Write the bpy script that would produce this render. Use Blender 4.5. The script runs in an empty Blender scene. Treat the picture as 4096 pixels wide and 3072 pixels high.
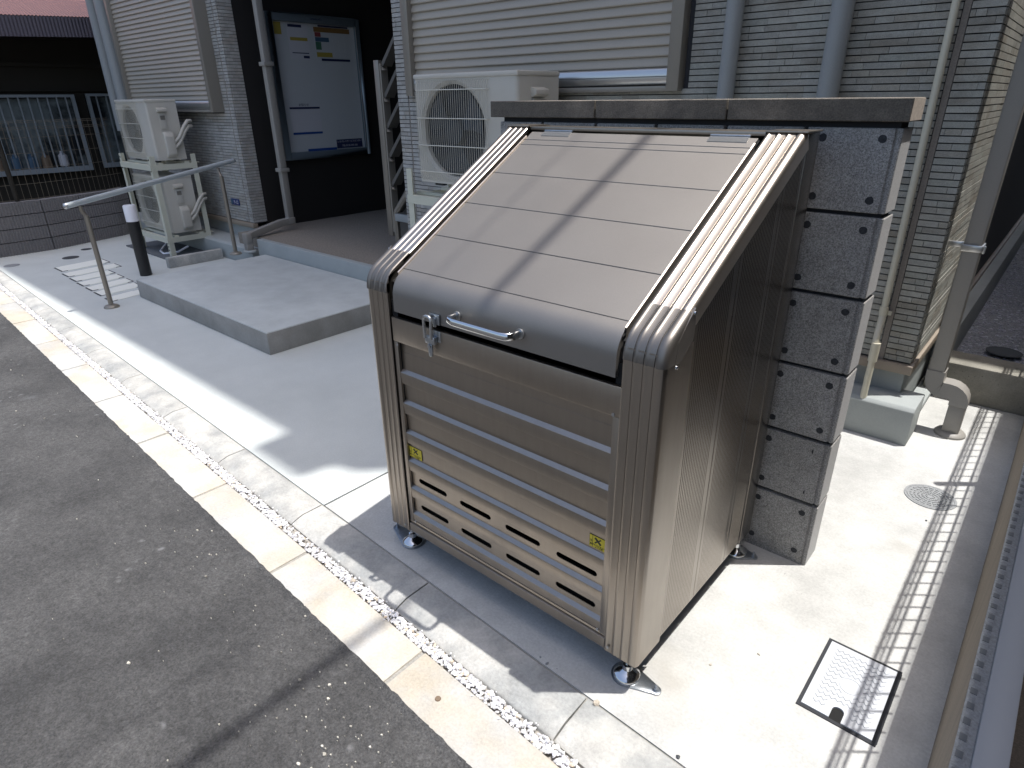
import bpy, bmesh, math, random
from mathutils import Vector, Matrix
from mathutils.geometry import tessellate_polygon
random.seed(7)
R_ = random.Random(11)
S = bpy.context.scene
COL = S.collection

# ---------------------------------------------------------------- camera, sky, sun, exposure
cam = bpy.data.cameras.new("camera"); cam.sensor_width = 36.0; cam.sensor_fit = 'HORIZONTAL'
cam.lens = 2522.605 / 4096 * 36; cam.clip_start = 0.02; cam.clip_end = 600
camo = bpy.data.objects.new("camera", cam); COL.objects.link(camo)
CP = Vector((1.33727, -0.95704, 1.26075))
rt = Vector((0.75495405, 0.65569812, -0.01021533)); dn = Vector((0.26290255, -0.31689664, -0.91129511)); fw = Vector((-0.60077169, 0.6853003, -0.41162711))
m = Matrix((rt, -dn, -fw)).transposed().to_4x4(); m.translation = CP
camo.matrix_world = m
S.camera = camo
SUN_EL, SUN_AZ = 75.0, 39.0            # azimuth counted from +X towards +Y
w = bpy.data.worlds.new("World"); S.world = w; w.use_nodes = True
nt = w.node_tree; nt.nodes.clear()
sky = nt.nodes.new('ShaderNodeTexSky'); sky.sky_type = 'NISHITA'; sky.sun_disc = False
sky.sun_elevation = math.radians(SUN_EL); sky.sun_rotation = math.radians(90 - SUN_AZ)
sky.air_density = 1.0; sky.dust_density = 3.6; sky.ozone_density = 0.6
bg = nt.nodes.new('ShaderNodeBackground'); bg.inputs[1].default_value = 0.15
wo = nt.nodes.new('ShaderNodeOutputWorld')
nt.links.new(sky.outputs[0], bg.inputs[0]); nt.links.new(bg.outputs[0], wo.inputs[0])
sl = bpy.data.lights.new("sun", 'SUN'); sl.energy = 3.35; sl.angle = math.radians(0.53); sl.color = (1.0, 0.975, 0.94)
slo = bpy.data.objects.new("sun", sl); COL.objects.link(slo)
e, a = math.radians(SUN_EL), math.radians(SUN_AZ)
sd = Vector((math.cos(e) * math.cos(a), math.cos(e) * math.sin(a), math.sin(e)))
slo.rotation_euler = sd.to_track_quat('Z', 'Y').to_euler(); slo.location = sd * 20
S.view_settings.view_transform = 'Standard'; S.view_settings.look = 'None'
S.view_settings.exposure = 0.72; S.view_settings.gamma = 1.0; S.view_settings.use_curve_mapping = False

# ---------------------------------------------------------------- materials
def mat(name, col, rough=.7, metal=0., col2=None, scale=6., lo=.35, hi=.65, detail=6, fine=None, fscale=200., bump=0., bscale=80.,
        tint=False, rnd=0., spots=None, stretch=None, coat=0., spec=.5, aniso=0., bumps2=None, alpha=None, trans=0., blotch=0., bsc=22., rvar=0., wave=0.):
    M = bpy.data.materials.new(name); M.use_nodes = True
    n = M.node_tree; L = n.links; B = n.nodes['Principled BSDF']
    B.inputs['Roughness'].default_value = rough; B.inputs['Metallic'].default_value = metal
    B.inputs['Specular IOR Level'].default_value = spec
    if coat: B.inputs['Coat Weight'].default_value = coat; B.inputs['Coat Roughness'].default_value = .25
    if aniso: B.inputs['Anisotropic'].default_value = aniso
    if trans: B.inputs['Transmission Weight'].default_value = trans
    geo = n.nodes.new('ShaderNodeNewGeometry'); src = geo.outputs['Position']
    if stretch:
        mp = n.nodes.new('ShaderNodeMapping'); mp.inputs['Scale'].default_value = stretch
        L.new(src, mp.inputs[0]); src = mp.outputs[0]
    c = None
    rgb = n.nodes.new('ShaderNodeRGB'); rgb.outputs[0].default_value = (*col, 1); c = rgb.outputs[0]
    def mix(kind, fac, A, Bc):
        x = n.nodes.new('ShaderNodeMix'); x.data_type = 'RGBA'; x.blend_type = kind
        if isinstance(fac, float): x.inputs[0].default_value = fac
        else: L.new(fac, x.inputs[0])
        for i, v in ((6, A), (7, Bc)):
            if isinstance(v, tuple): x.inputs[i].default_value = (*v, 1)
            else: L.new(v, x.inputs[i])
        return x.outputs[2]
    def noise(sc, det=5, r=.6, s=None):
        t = n.nodes.new('ShaderNodeTexNoise'); t.inputs['Scale'].default_value = sc; t.inputs['Detail'].default_value = det
        t.inputs['Roughness'].default_value = r; L.new(s or src, t.inputs['Vector']); return t.outputs['Fac']
    def mr(v, a0, a1, b0=0., b1=1.):
        t = n.nodes.new('ShaderNodeMapRange'); L.new(v, t.inputs[0])
        for i, q in enumerate((a0, a1, b0, b1)): t.inputs[i + 1].default_value = q
        return t.outputs[0]
    if col2: c = mix('MIX', mr(noise(scale, detail), lo, hi), c, col2)
    if fine: c = mix('MULTIPLY', 1.0, c, mix('MIX', mr(noise(fscale, 2, .7, geo.outputs['Position']), .3, .7), (1 - fine,) * 3, (1 + fine,) * 3))
    if blotch: c = mix('MULTIPLY', 1.0, c, mix('MIX', mr(noise(bsc, 6, .7, geo.outputs['Position']), .32, .68), (1 - blotch,) * 3, (1 + blotch,) * 3))
    if tint:
        at = n.nodes.new('ShaderNodeAttribute'); at.attribute_name = 'tint'; c = mix('MULTIPLY', 1.0, c, at.outputs['Color'])
    if rnd:
        oi = n.nodes.new('ShaderNodeObjectInfo'); v = mr(oi.outputs['Random'], 0, 1, 1 - rnd, 1 + rnd)
        cb = n.nodes.new('ShaderNodeCombineColor')
        for i in range(3): L.new(v, cb.inputs[i])
        c = mix('MULTIPLY', 1.0, c, cb.outputs[0])
    if spots:   # list of (scale, threshold, softness, colour, mask_scale, mask_lo)
        for sc, th, so, cc, ms, ml in spots:
            vo = n.nodes.new('ShaderNodeTexVoronoi'); vo.inputs['Scale'].default_value = sc; vo.inputs['Randomness'].default_value = 1
            wv = n.nodes.new('ShaderNodeVectorMath'); wv.operation = 'ADD'
            nz = n.nodes.new('ShaderNodeTexNoise'); nz.inputs['Scale'].default_value = sc * 1.3; L.new(geo.outputs['Position'], nz.inputs['Vector'])
            sv = n.nodes.new('ShaderNodeVectorMath'); sv.operation = 'SCALE'; sv.inputs['Scale'].default_value = .7 / sc
            L.new(nz.outputs['Color'], sv.inputs[0]); L.new(geo.outputs['Position'], wv.inputs[0]); L.new(sv.outputs[0], wv.inputs[1]); L.new(wv.outputs[0], vo.inputs['Vector'])
            f = mr(vo.outputs['Distance'], th, th + so, 1., 0.)
            k = mr(noise(ms, 3, .6, geo.outputs['Position']), ml, ml + .06)
            mu = n.nodes.new('ShaderNodeMath'); mu.operation = 'MULTIPLY'; L.new(f, mu.inputs[0]); L.new(k, mu.inputs[1])
            c = mix('MIX', mu.outputs[0], c, cc)
    L.new(c, B.inputs['Base Color'])
    if rvar: L.new(mr(noise(7, 8, .65, geo.outputs['Position']), .3, .7, rough - rvar, rough + rvar), B.inputs['Roughness'])
    if wave:
        bw = n.nodes.new('ShaderNodeBump'); bw.inputs['Strength'].default_value = 1; bw.inputs['Distance'].default_value = wave
        L.new(noise(4.5, 1, .4, geo.outputs['Position']), bw.inputs['Height']); L.new(bw.outputs[0], B.inputs['Normal'])
    if bump:
        b = n.nodes.new('ShaderNodeBump'); b.inputs['Strength'].default_value = 1; b.inputs['Distance'].default_value = bump
        L.new(noise(bscale, 4, .65, geo.outputs['Position'] if not stretch else None), b.inputs['Height'])
        out = b.outputs[0]
        if bumps2:
            b2 = n.nodes.new('ShaderNodeBump'); b2.inputs['Strength'].default_value = 1; b2.inputs['Distance'].default_value = bumps2[0]
            L.new(noise(bumps2[1], 3, .6, geo.outputs['Position']), b2.inputs['Height']); L.new(out, b2.inputs['Normal']); out = b2.outputs[0]
        L.new(out, B.inputs['Normal'])
    return M

M = {}
M['asphalt'] = mat('asphalt', (.046, .046, .047), .88, col2=(.094, .093, .093), scale=2.3, lo=.32, hi=.66, detail=14, fine=.42, fscale=210, bump=.006, bscale=190, bumps2=(.007, 60), blotch=.26, bsc=55,
                   spots=[(7, .02, .30, (.17, .175, .185), 2.6, .57), (22, .04, .22, (.20, .20, .205), 5.0, .60)])
M['pad'] = mat('pad_concrete', (.525, .555, .54), .85, blotch=.03, bsc=5, col2=(.575, .605, .59), scale=2.2, fine=.05, fscale=160, bump=.0006, bscale=220,
               spots=[(70, .035, .03, (.12, .11, .1), 2.3, .60)])
M['pad_old'] = mat('pad_concrete_weathered', (.41, .41, .395), .88, blotch=.08, bsc=13, col2=(.52, .52, .50), scale=2.6, detail=10, lo=.36, hi=.56, fine=.09, fscale=140, bump=.0012, bscale=120,
                   spots=[(1.9, .02, .42, (.36, .34, .30), 1.9, .55), (55, .05, .04, (.10, .10, .1), 2.3, .62)])
M['gutter'] = mat('gutter_concrete', (.455, .45, .43), .88, col2=(.475, .425, .345), scale=3.1, lo=.44, hi=.60, fine=.09, fscale=140, bump=.002, bscale=90, rnd=.06, blotch=.10, bsc=9,
                  spots=[(5, .02, .35, (.40, .385, .35), 3.1, .56), (45, .05, .05, (.16, .14, .12), 4.1, .62)])
M['kerb'] = mat('kerb_concrete', (.45, .44, .41), .88, col2=(.32, .325, .315), scale=4.2, lo=.44, hi=.60, detail=10, fine=.10, fscale=120, bump=.002, bscale=80, rnd=.05, blotch=.16, bsc=14,
                spots=[(6, .02, .33, (.56, .545, .50), 3.7, .55)])
M['mortar'] = mat('mortar', (.30, .29, .265), .95, fine=.2, bump=.002)
M['step'] = mat('step_concrete', (.46, .485, .475), .8, col2=(.55, .575, .56), scale=2.2, detail=9, blotch=.07, bsc=7, fine=.05, bump=.0006, bscale=200)
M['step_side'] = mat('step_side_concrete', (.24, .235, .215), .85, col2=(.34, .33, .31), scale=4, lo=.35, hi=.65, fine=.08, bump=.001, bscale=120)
M['found'] = mat('foundation_paint', (.35, .375, .37), .8, col2=(.315, .34, .335), scale=5, fine=.04, bump=.0005, bscale=150)
M['porch'] = mat('porch_tile', (.235, .205, .17), .85, fine=.35, fscale=120, bump=.002, bscale=110)
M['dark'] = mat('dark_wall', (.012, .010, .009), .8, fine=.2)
M['joint'] = mat('joint_dark', (.035, .037, .042), .95)
M['brick'] = mat('brick_tile', (.31, .305, .275), .8, tint=True, col2=(.215, .198, .165), scale=11, lo=.48, hi=.70, blotch=.12, bsc=40, fine=.16, fscale=300, bump=.0012, bscale=260, stretch=(.35, .35, 1))
M['bricklight'] = mat('brick_tile_pale', (.37, .36, .34), .8, tint=True, col2=(.29, .28, .262), scale=16, lo=.4, hi=.7, fine=.2, fscale=300, bump=.0015, bscale=260)
M['seam'] = mat('seam_sealant', (.21, .185, .16), .8, fine=.15)
M['bronze'] = mat('bronze_aluminium', (.352, .318, .280), .34, 1., rvar=.03, col2=(.332, .298, .262), scale=60, fine=.03, fscale=500, stretch=(1, 1, .15))
M['bronze_lid'] = mat('bronze_lid', (.265, .248, .23), .56, .88, rvar=.02, wave=.0003, col2=(.276, .26, .242), scale=4, fine=.04, fscale=500)
M['bronze_cap'] = mat('bronze_cap', (.20, .185, .17), .42, .8)
M['bronze_side'] = mat('bronze_side', (.30, .268, .232), .25, 1., col2=(.265, .237, .206), scale=3)
M['binrail'] = mat('bronze_rail', (.62, .56, .50), .36, 1.)
M['black'] = mat('black_interior', (.008, .008, .008), .9)
M['chrome'] = mat('chrome', (.62, .63, .64), .14, 1.)
M['zinc'] = mat('zinc_plate', (.46, .49, .52), .30, .95, col2=(.33, .37, .42), scale=40, fine=.1)
M['steel'] = mat('steel_satin', (.45, .46, .47), .34, .9)
M['yellow'] = mat('yellow_film', (.60, .48, .03), .5)
M['ink'] = mat('ink', (.03, .028, .015), .6)
M['block'] = mat('speckled_block', (.275, .268, .255), .9, col2=(.32, .312, .30), scale=9, fine=.5, fscale=300, blotch=.12, bsc=60, bump=.0015, bscale=340, rnd=.05,
                 spots=[(330, .20, .12, (.34, .35, .36), 40, .44), (300, .16, .1, (.025, .026, .03), 33, .45)])
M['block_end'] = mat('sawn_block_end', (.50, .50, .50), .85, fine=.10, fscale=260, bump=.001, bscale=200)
M['hole'] = mat('block_plug', (.035, .037, .042), .95, fine=.3)
M['coping'] = mat('coping_stone', (.115, .102, .084), .85, blotch=.2, bsc=30, col2=(.20, .172, .138), scale=6, lo=.46, hi=.66, fine=.3, fscale=300, bump=.002, bscale=260)
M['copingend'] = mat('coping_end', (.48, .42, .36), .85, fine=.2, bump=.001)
M['cream'] = mat('cream_metal', (.60, .585, .51), .42, fine=.02)
M['acwhite'] = mat('ac_casing', (.50, .475, .415), .45, col2=(.54, .52, .465), scale=3)
M['acdark'] = mat('ac_fan_dark', (.02, .022, .026), .5)
M['acfan'] = mat('ac_fan_blade', (.035, .042, .05), .4)
M['stand'] = mat('stand_enamel', (.56, .56, .46), .5, fine=.04)
M['shutter'] = mat('shutter_steel', (.385, .345, .285), .48, .1, fine=.04)
M['frame'] = mat('window_frame', (.27, .25, .215), .45, .35, fine=.03)
M['alu'] = mat('aluminium_bar', (.55, .55, .54), .28, .85)
M['pipe_grey'] = mat('grey_pipe', (.27, .285, .285), .5, fine=.03)
M['pipe_cream'] = mat('cream_pipe', (.56, .53, .42), .45)
M['pipe_taupe'] = mat('taupe_downpipe', (.28, .265, .24), .5, fine=.03)
M['flash'] = mat('flashing', (.27, .225, .175), .5, fine=.05)
M['gravelw'] = mat('white_gravel', (.66, .655, .66), .8, tint=True, fine=.12, fscale=300, bump=.001, bscale=300)
M['soil'] = mat('gravel_bed', (.33, .31, .28), .95, fine=.4, bump=.003)
M['gravelg'] = mat('grey_gravel', (.36, .37, .40), .85, tint=True, fine=.25, fscale=200, bump=.002, bscale=200)
M['gravelbed'] = mat('passage_bed', (.27, .28, .30), .9, fine=.4, fscale=150, bump=.004, bscale=90)
M['ring'] = mat('handrail_vinyl', (.47, .52, .54), .42, .2)
M['post'] = mat('post_bronze', (.26, .235, .20), .45, .55)
M['white'] = mat('white_diffuser', (.80, .80, .84), .4)
M['blackpost'] = mat('black_post', (.012, .012, .013), .45)
M['board'] = mat('board_face', (.47, .49, .50), .5)
M['boardframe'] = mat('board_frame', (.22, .27, .31), .4, .6)
M['navy'] = mat('navy_ink', (.008, .015, .06), .6)
M['blue'] = mat('blue_ink', (.01, .05, .22), .6)
M['paper'] = mat('paper', (.50, .50, .53), .7)
M['pyellow'] = mat('print_yellow', (.34, .27, .05), .6)
M['pred'] = mat('print_red', (.22, .05, .05), .6)
M['pgreen'] = mat('print_green', (.05, .14, .09), .6)
M['pcyan'] = mat('print_cyan', (.05, .10, .16), .6)
M['pbrown'] = mat('print_brown', (.18, .10, .03), .6)
M['cover'] = mat('checker_cover', (.58, .60, .63), .42, .25, fine=.02)
M['cover_line'] = mat('cover_tread_shade', (.50, .52, .55), .45, .3)  # tread lines coloured darker in place of relief shading under the high sun
M['neighground'] = mat('neighbour_soil', (.12, .105, .09), .9, fine=.3)
M['plate'] = mat('plate_blue', (.012, .03, .13), .4)
M['iron'] = mat('cast_iron', (.30, .31, .315), .65, .3, fine=.2, bump=.001)
M['irondark'] = mat('dark_lid', (.05, .055, .06), .7, fine=.2)
M['paver'] = mat('pale_paver', (.84, .85, .78), .85, fine=.06)
M['wallrib'] = mat('ribbed_block', (.19, .18, .18), .9, fine=.25, fscale=150, bump=.002, bscale=120, rnd=.07)
M['wire'] = mat('mesh_wire', (.20, .17, .13), .6)
M['neigh'] = mat('neighbour_wall', (.022, .018, .012), .8, fine=.2)
M['roofred'] = mat('red_corrugated', (.42, .215, .175), .6, fine=.06)
M['fascia'] = mat('purple_grey_corrugated', (.115, .10, .12), .7)
M['grille'] = mat('grille_paint', (.27, .30, .32), .5)
M['glass'] = mat('frosted_pane', (.17, .20, .20), .35, col2=(.015, .018, .02), scale=2.6, lo=.42, hi=.58)
M['lowwall'] = mat('low_wall_render', (.27, .225, .175), .85, col2=(.22, .185, .145), scale=30, fine=.12, stretch=(1, 1, .1), bump=.001)
M['topwall'] = mat('low_wall_top', (.20, .215, .23), .85, fine=.22, fscale=240, bump=.001)
M['rail_l'] = mat('rail_light', (.30, .325, .36), .5, .1)
M['beam'] = mat('old_beam', (.30, .285, .245), .9, col2=(.20, .19, .16), scale=6, fine=.12, bump=.002, spots=[(60, .07, .05, (.06, .055, .05), 5, .5)])
M['roofd'] = mat('roof_dark', (.07, .07, .075), .7)
M['leaf'] = mat('dry_leaf', (.17, .12, .08), .7)
M['stone'] = mat('loose_stone', (.45, .40, .33), .85, fine=.2)
M['stairdark'] = mat('stair_dark', (.10, .095, .085), .6)
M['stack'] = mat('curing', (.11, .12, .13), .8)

# ---------------------------------------------------------------- mesh helpers
class G:
    def __init__(s): s.v = []; s.f = []; s.c = []; s.cur = None
    def quad(s, *p):
        b = len(s.v); s.v += [tuple(q) for q in p]; s.f.append(tuple(range(b, b + len(p)))); s.c.append(s.cur); return s
    def box(s, x0, x1, y0, y1, z0, z1):
        b = len(s.v)
        s.v += [(x, y, z) for z in (z0, z1) for y in (y0, y1) for x in (x0, x1)]
        for f in ((0, 2, 3, 1), (4, 5, 7, 6), (0, 1, 5, 4), (2, 6, 7, 3), (0, 4, 6, 2), (1, 3, 7, 5)):
            s.f.append(tuple(b + i for i in f)); s.c.append(s.cur)
        return s
    def prism(s, poly, axis, a0, a1):
        # poly: 2D list in the plane of the two other axes (x,y)->z ; (y,z)->x ; (x,z)->y
        def P(u, v, t): return {'z': (u, v, t), 'x': (t, u, v), 'y': (u, t, v)}[axis]
        n = len(poly); b = len(s.v)
        s.v += [P(u, v, a0) for u, v in poly] + [P(u, v, a1) for u, v in poly]
        for i in range(n):
            j = (i + 1) % n; s.f.append((b + i, b + j, b + n + j, b + n + i)); s.c.append(s.cur)
        s.f.append(tuple(b + i for i in reversed(range(n)))); s.f.append(tuple(b + n + i for i in range(n))); s.c += [s.cur] * 2
        return s
    def tube(s, pts, r, n=10, caps=True, ry=None, up=None):
        pts = [Vector(p) for p in pts]; b = len(s.v); k = len(pts)
        N = None
        for i, p in enumerate(pts):
            d = ((pts[i] - pts[i - 1]).normalized() if i else Vector()) + ((pts[i + 1] - pts[i]).normalized() if i < k - 1 else Vector())
            d.normalize()
            if N is None:
                N = Vector(up) if up else (Vector((0, 0, 1)) if abs(d.z) < .9 else Vector((1, 0, 0)))
            N = (N - d * N.dot(d)).normalized(); Bn = d.cross(N)
            # widen at mitres
            sc = 1.
            if 0 < i < k - 1:
                cs = (pts[i] - pts[i - 1]).normalized().dot(d); sc = 1 / max(cs, .6)
            rr = r[i] if isinstance(r, (list, tuple)) else r
            for j in range(n):
                t = 2 * math.pi * (j + .5) / n
                s.v.append(tuple(p + N * (math.cos(t) * (rr if ry is None else rr)) * sc + Bn * (math.sin(t) * (rr if ry is None else ry)) * sc))
        for i in range(k - 1):
            for j in range(n):
                q = (j + 1) % n
                s.f.append((b + i * n + j, b + i * n + q, b + (i + 1) * n + q, b + (i + 1) * n + j)); s.c.append(s.cur)
        if caps:
            s.f.append(tuple(b + j for j in reversed(range(n)))); s.f.append(tuple(b + (k - 1) * n + j for j in range(n))); s.c += [s.cur] * 2
        return s
    def lathe(s, prof, c, n=24, axis='z'):
        b = len(s.v); k = len(prof)
        for r, h in prof:
            for j in range(n):
                t = 2 * math.pi * j / n; u, v = r * math.cos(t), r * math.sin(t)
                p = {'z': (u, v, h), 'y': (u, h, v), 'x': (h, u, v)}[axis]
                s.v.append((c[0] + p[0], c[1] + p[1], c[2] + p[2]))
        for i in range(k - 1):
            for j in range(n):
                q = (j + 1) % n; s.f.append((b + i * n + j, b + i * n + q, b + (i + 1) * n + q, b + (i + 1) * n + j)); s.c.append(s.cur)
        s.f.append(tuple(b + j for j in reversed(range(n)))); s.f.append(tuple(b + (k - 1) * n + j for j in range(n))); s.c += [s.cur] * 2
        return s
    def grid(s, rows):      # rows: list of equal-length point lists
        b = len(s.v); n = len(rows[0])
        for r in rows: s.v += [tuple(p) for p in r]
        for i in range(len(rows) - 1):
            for j in range(n - 1):
                s.f.append((b + i * n + j, b + i * n + j + 1, b + (i + 1) * n + j + 1, b + (i + 1) * n + j)); s.c.append(s.cur)
        return s
    def holed(s, outer, holes, P):   # flat polygon with holes; P maps (u,v)->3D
        loops = [[Vector((u, v, 0)) for u, v in outer]] + [[Vector((u, v, 0)) for u, v in h] for h in holes]
        tri = tessellate_polygon(loops); b = len(s.v)
        for l in loops: s.v += [P(p.x, p.y) for p in l]
        for t in tri: s.f.append(tuple(b + i for i in t)); s.c.append(s.cur)
        return s

def mesh(g, name, mt, smooth=None, recalc=True):
    me = bpy.data.meshes.new(name); me.from_pydata(g.v, [], g.f)
    if recalc:
        bm = bmesh.new(); bm.from_mesh(me); bmesh.ops.recalc_face_normals(bm, faces=bm.faces); bm.to_mesh(me); bm.free()
    if any(c is not None for c in g.c):
        ca = me.color_attributes.new('tint', 'FLOAT_COLOR', 'CORNER')
        for p, c in zip(me.polygons, g.c):
            for li in p.loop_indices: ca.data[li].color = (*(c or (1, 1, 1)), 1)
    for x in (mt if isinstance(mt, (list, tuple)) else [mt]): me.materials.append(x)
    if smooth is not None:
        me.polygons.foreach_set('use_smooth', [True] * len(me.polygons)); me.set_sharp_from_angle(angle=math.radians(smooth))
    me.update(); return me

def link(name, me, parent=None):
    o = bpy.data.objects.new(name, me); COL.objects.link(o)
    if parent is not None:
        o.parent = parent
        if parent.get('_empty'): o.matrix_parent_inverse = Matrix.Translation(-Vector(parent.location))
    return o
def bevel(g, wd, seg=2):
    me = bpy.data.meshes.new('t'); me.from_pydata(g.v, [], g.f); bm = bmesh.new(); bm.from_mesh(me)
    bmesh.ops.remove_doubles(bm, verts=bm.verts, dist=1e-6); bmesh.ops.recalc_face_normals(bm, faces=bm.faces)
    ed = [x for x in bm.edges if len(x.link_faces) == 2 and x.calc_face_angle() > .5]
    bmesh.ops.bevel(bm, geom=ed, offset=wd, segments=seg, affect='EDGES', profile=.5, clamp_overlap=True)
    h = G(); bm.verts.index_update(); h.v = [tuple(v.co) for v in bm.verts]; h.f = [tuple(v.index for v in f.verts) for f in bm.faces]; h.c = [None] * len(h.f)
    bm.free(); bpy.data.meshes.remove(me); return h
def obj(name, g, mt, parent=None, smooth=None, bev=0, seg=2, kind=None, label=None):
    if bev: g = bevel(g, bev, seg); smooth = 40 if smooth is None else smooth
    o = link(name, mesh(g, name, mt, smooth), parent)
    if kind: o['kind'] = kind
    if label: o['label'] = label
    return o
def tag(o, label, cat, group=None):
    o['label'] = label; o['category'] = cat
    if group: o['group'] = group
    return o
def thing(name, loc, label, cat, group=None):
    o = bpy.data.objects.new(name, None); o.empty_display_size = .05; COL.objects.link(o); o.location = loc; o['_empty'] = 1
    return tag(o, label, cat, group)
def struct(name, g, mt, **k): return obj(name, g, mt, kind='structure', **k)
def text(name, s, size, P, X, Y, mt, parent, ext=.0004, align='CENTER'):
    cu = bpy.data.curves.new('t', 'FONT'); cu.body = s; cu.size = size; cu.align_x = align; cu.align_y = 'CENTER'; cu.extrude = ext
    o = bpy.data.objects.new('t', cu); COL.objects.link(o)
    bpy.context.view_layer.update()
    me = bpy.data.meshes.new_from_object(o.evaluated_get(bpy.context.evaluated_depsgraph_get()))
    bpy.data.objects.remove(o); X = Vector(X).normalized(); Y = Vector(Y).normalized(); Z = X.cross(Y)
    T = Matrix((X, Y, Z)).transposed().to_4x4(); T.translation = Vector(P); me.transform(T); me.materials.clear(); me.materials.append(mt)
    return link(name, me, parent)
def copytree(o, off, label):
    def cp(src, par):
        c = src.copy(); COL.objects.link(c); c.parent = par; c.matrix_parent_inverse = src.matrix_parent_inverse.copy()
        for ch in [x for x in bpy.data.objects if x.parent == src and x not in new]: new.append(cp(ch, c))
        return c
    new = []
    c = o.copy(); COL.objects.link(c); c['label'] = label
    for ch in [x for x in bpy.data.objects if x.parent == o]: cp(ch, c)
    c.location = Vector(o.location) + Vector(off); return c
def inframe(x, y, z, mg=.03):
    d = Vector((x, y, z)) - CP; zc = d.dot(fw)
    if zc <= 0: return False
    u = d.dot(rt) / zc; v = d.dot(dn) / zc
    return abs(u) < .812 + mg and abs(v) < .609 + mg
def depth(x, y, z): return (Vector((x, y, z)) - CP).dot(fw)

# ================================================================= GROUND
yA = lambda x: -.335 - .045 * x
yB = lambda x: -.208 - .045 * x
yC = lambda x: -.170 - .045 * x
yK = lambda x: -.044 - .037 * x
g = G(); g.box(-120, 120, -120, 120, -.40, -.30); struct('ground', g, M['asphalt'])
g = G(); n = 40
xs = [-30, -6, -4, -2, -1, 0, 1, 2, 6, 30]
xr = [-30] + [-7 + i * .02 for i in range(451)] + [30]
def yrag(x): return yA(x) + .002 + .0010 * math.sin(x * 61) * math.sin(x * 17.3) + R_.uniform(-.0016, .0018)
g.grid([[(x, y, -.012) for x in xs] for y in (-30, -4, -1)]); g.grid([[(x, -1, -.012) for x in xr], [(x, yA(x) - .02, -.012) for x in xr], [(x, yrag(x), -.0075 + R_.uniform(0, .002)) for x in xr], [(x, yA(x) + .004, -.0135) for x in xr]])
struct('asphalt_road', g, M['asphalt'])
# gutter slabs
gut = struct('gutter', G().grid([[(x, yA(x) + .004, -.0125) for x in xs], [(x, yB(x) - .002, -.0125) for x in xs]]), M['mortar'])
struct('gravel_bed', G().grid([[(x, yB(x) - .004, -.022) for x in xs], [(x, yC(x) + .01, -.022) for x in xs]]), M['soil'])
pit = .565; gj = .39
for i in range(-12, 3):
    a0, a1 = gj + (i - 1) * pit + .0055, gj + i * pit - .0055
    q = G().prism([(a0, yA(a0)), (a1, yA(a1)), (a1, yB(a1)), (a0, yB(a0))], 'z', -.10, -.007 + R_.uniform(-.001, .001))
    obj('gutter_slab', q, M['gutter'], gut, bev=.0035)
# gravel strip
g = G(); ico = []
bm = bmesh.new(); bmesh.ops.create_icosphere(bm, subdivisions=1, radius=1); IV = [v.co.copy() for v in bm.verts]; IF = [tuple(v.index for v in f.verts) for f in bm.faces]; bm.free()
def stone(g, c, s, flat=.75):
    b = len(g.v); rx = Matrix.Rotation(R_.uniform(0, 6.3), 3, 'Z') @ Matrix.Rotation(R_.uniform(0, 3), 3, 'X')
    sx, sy, sz = s * R_.uniform(.7, 1.3), s * R_.uniform(.6, 1.1), s * R_.uniform(.5, .9)
    for v in IV:
        k = R_.uniform(.72, 1.12); p = rx @ Vector((v.x * sx * k, v.y * sy * k, v.z * sz * k))
        g.v.append((c[0] + p.x, c[1] + p.y, c[2] + p.z * flat))
    g.f += [tuple(b + i for i in f) for f in IF]; g.c += [g.cur] * len(IF)
for i in range(8200):
    x = R_.uniform(-5.6, 1.25); f = R_.random()
    if x < -2.6 and R_.random() < .3: continue
    bare = abs(x + .26) < .09 or abs(x + .60) < .03
    if bare and (f > .35 and R_.random() < .75): continue
    y = yB(x) + .004 + (yC(x) - yB(x) - .008) * f
    t = R_.choice((1.1, 1.15, 1.05, .92, .8, 1.12, .7)); g.cur = (t, t, t * R_.uniform(.96, 1.06)) if R_.random() > .04 else (.95, .80, .62)
    stone(g, (x, y, -.014 + R_.uniform(0, .006)), R_.uniform(.0035, .0072))
for i in range(90):   # strays on slab and kerb edge
    x = R_.uniform(-3.5, 1.2); g.cur = (1.1, 1.1, 1.1); stone(g, (x, R_.choice((yB(x) - R_.uniform(0, .008), yC(x) + R_.uniform(0, .004))), -.005), R_.uniform(.002, .004))
tag(obj('gravel', g, M['gravelw'], kind='stuff', smooth=None), 'strip of small white gravel between the gutter slabs and the kerb', 'gravel')
# kerb stones
kb = struct('kerb', G().grid([[(x, yC(x) + .006, -.02) for x in xs], [(x, yK(x) + .0025, -.004) for x in xs]]), M['mortar'])
for i in range(-11, 4):
    a0, a1 = .22 + (i - 1) * pit + .0025, .22 + i * pit - .0025
    q = G(); r0, r1 = [], []
    for rr, x in ((r0, a0), (r1, a1)):
        rr += [(x, yC(x) + .002, -.09), (x, yC(x) + .002, -.015), (x, yC(x) + .008, -.0105), (x, yC(x) + .034, -.003), (x, yC(x) + .046, 0), (x, yK(x) - .004, 0), (x, yK(x) - .003, -.09)]
    mid = [[tuple(Vector(p).lerp(Vector(p2), t) + Vector((0, R_.uniform(-.0008, .0008), 0))) for p, p2 in zip(r0, r1)] for t in (.03, .2, .4, .6, .8, .97)]
    q.grid([r0] + mid + [r1]); q.quad(*r0); q.quad(*r1)
    obj('kerb_stone', q, M['kerb'], kb, smooth=50)
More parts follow.
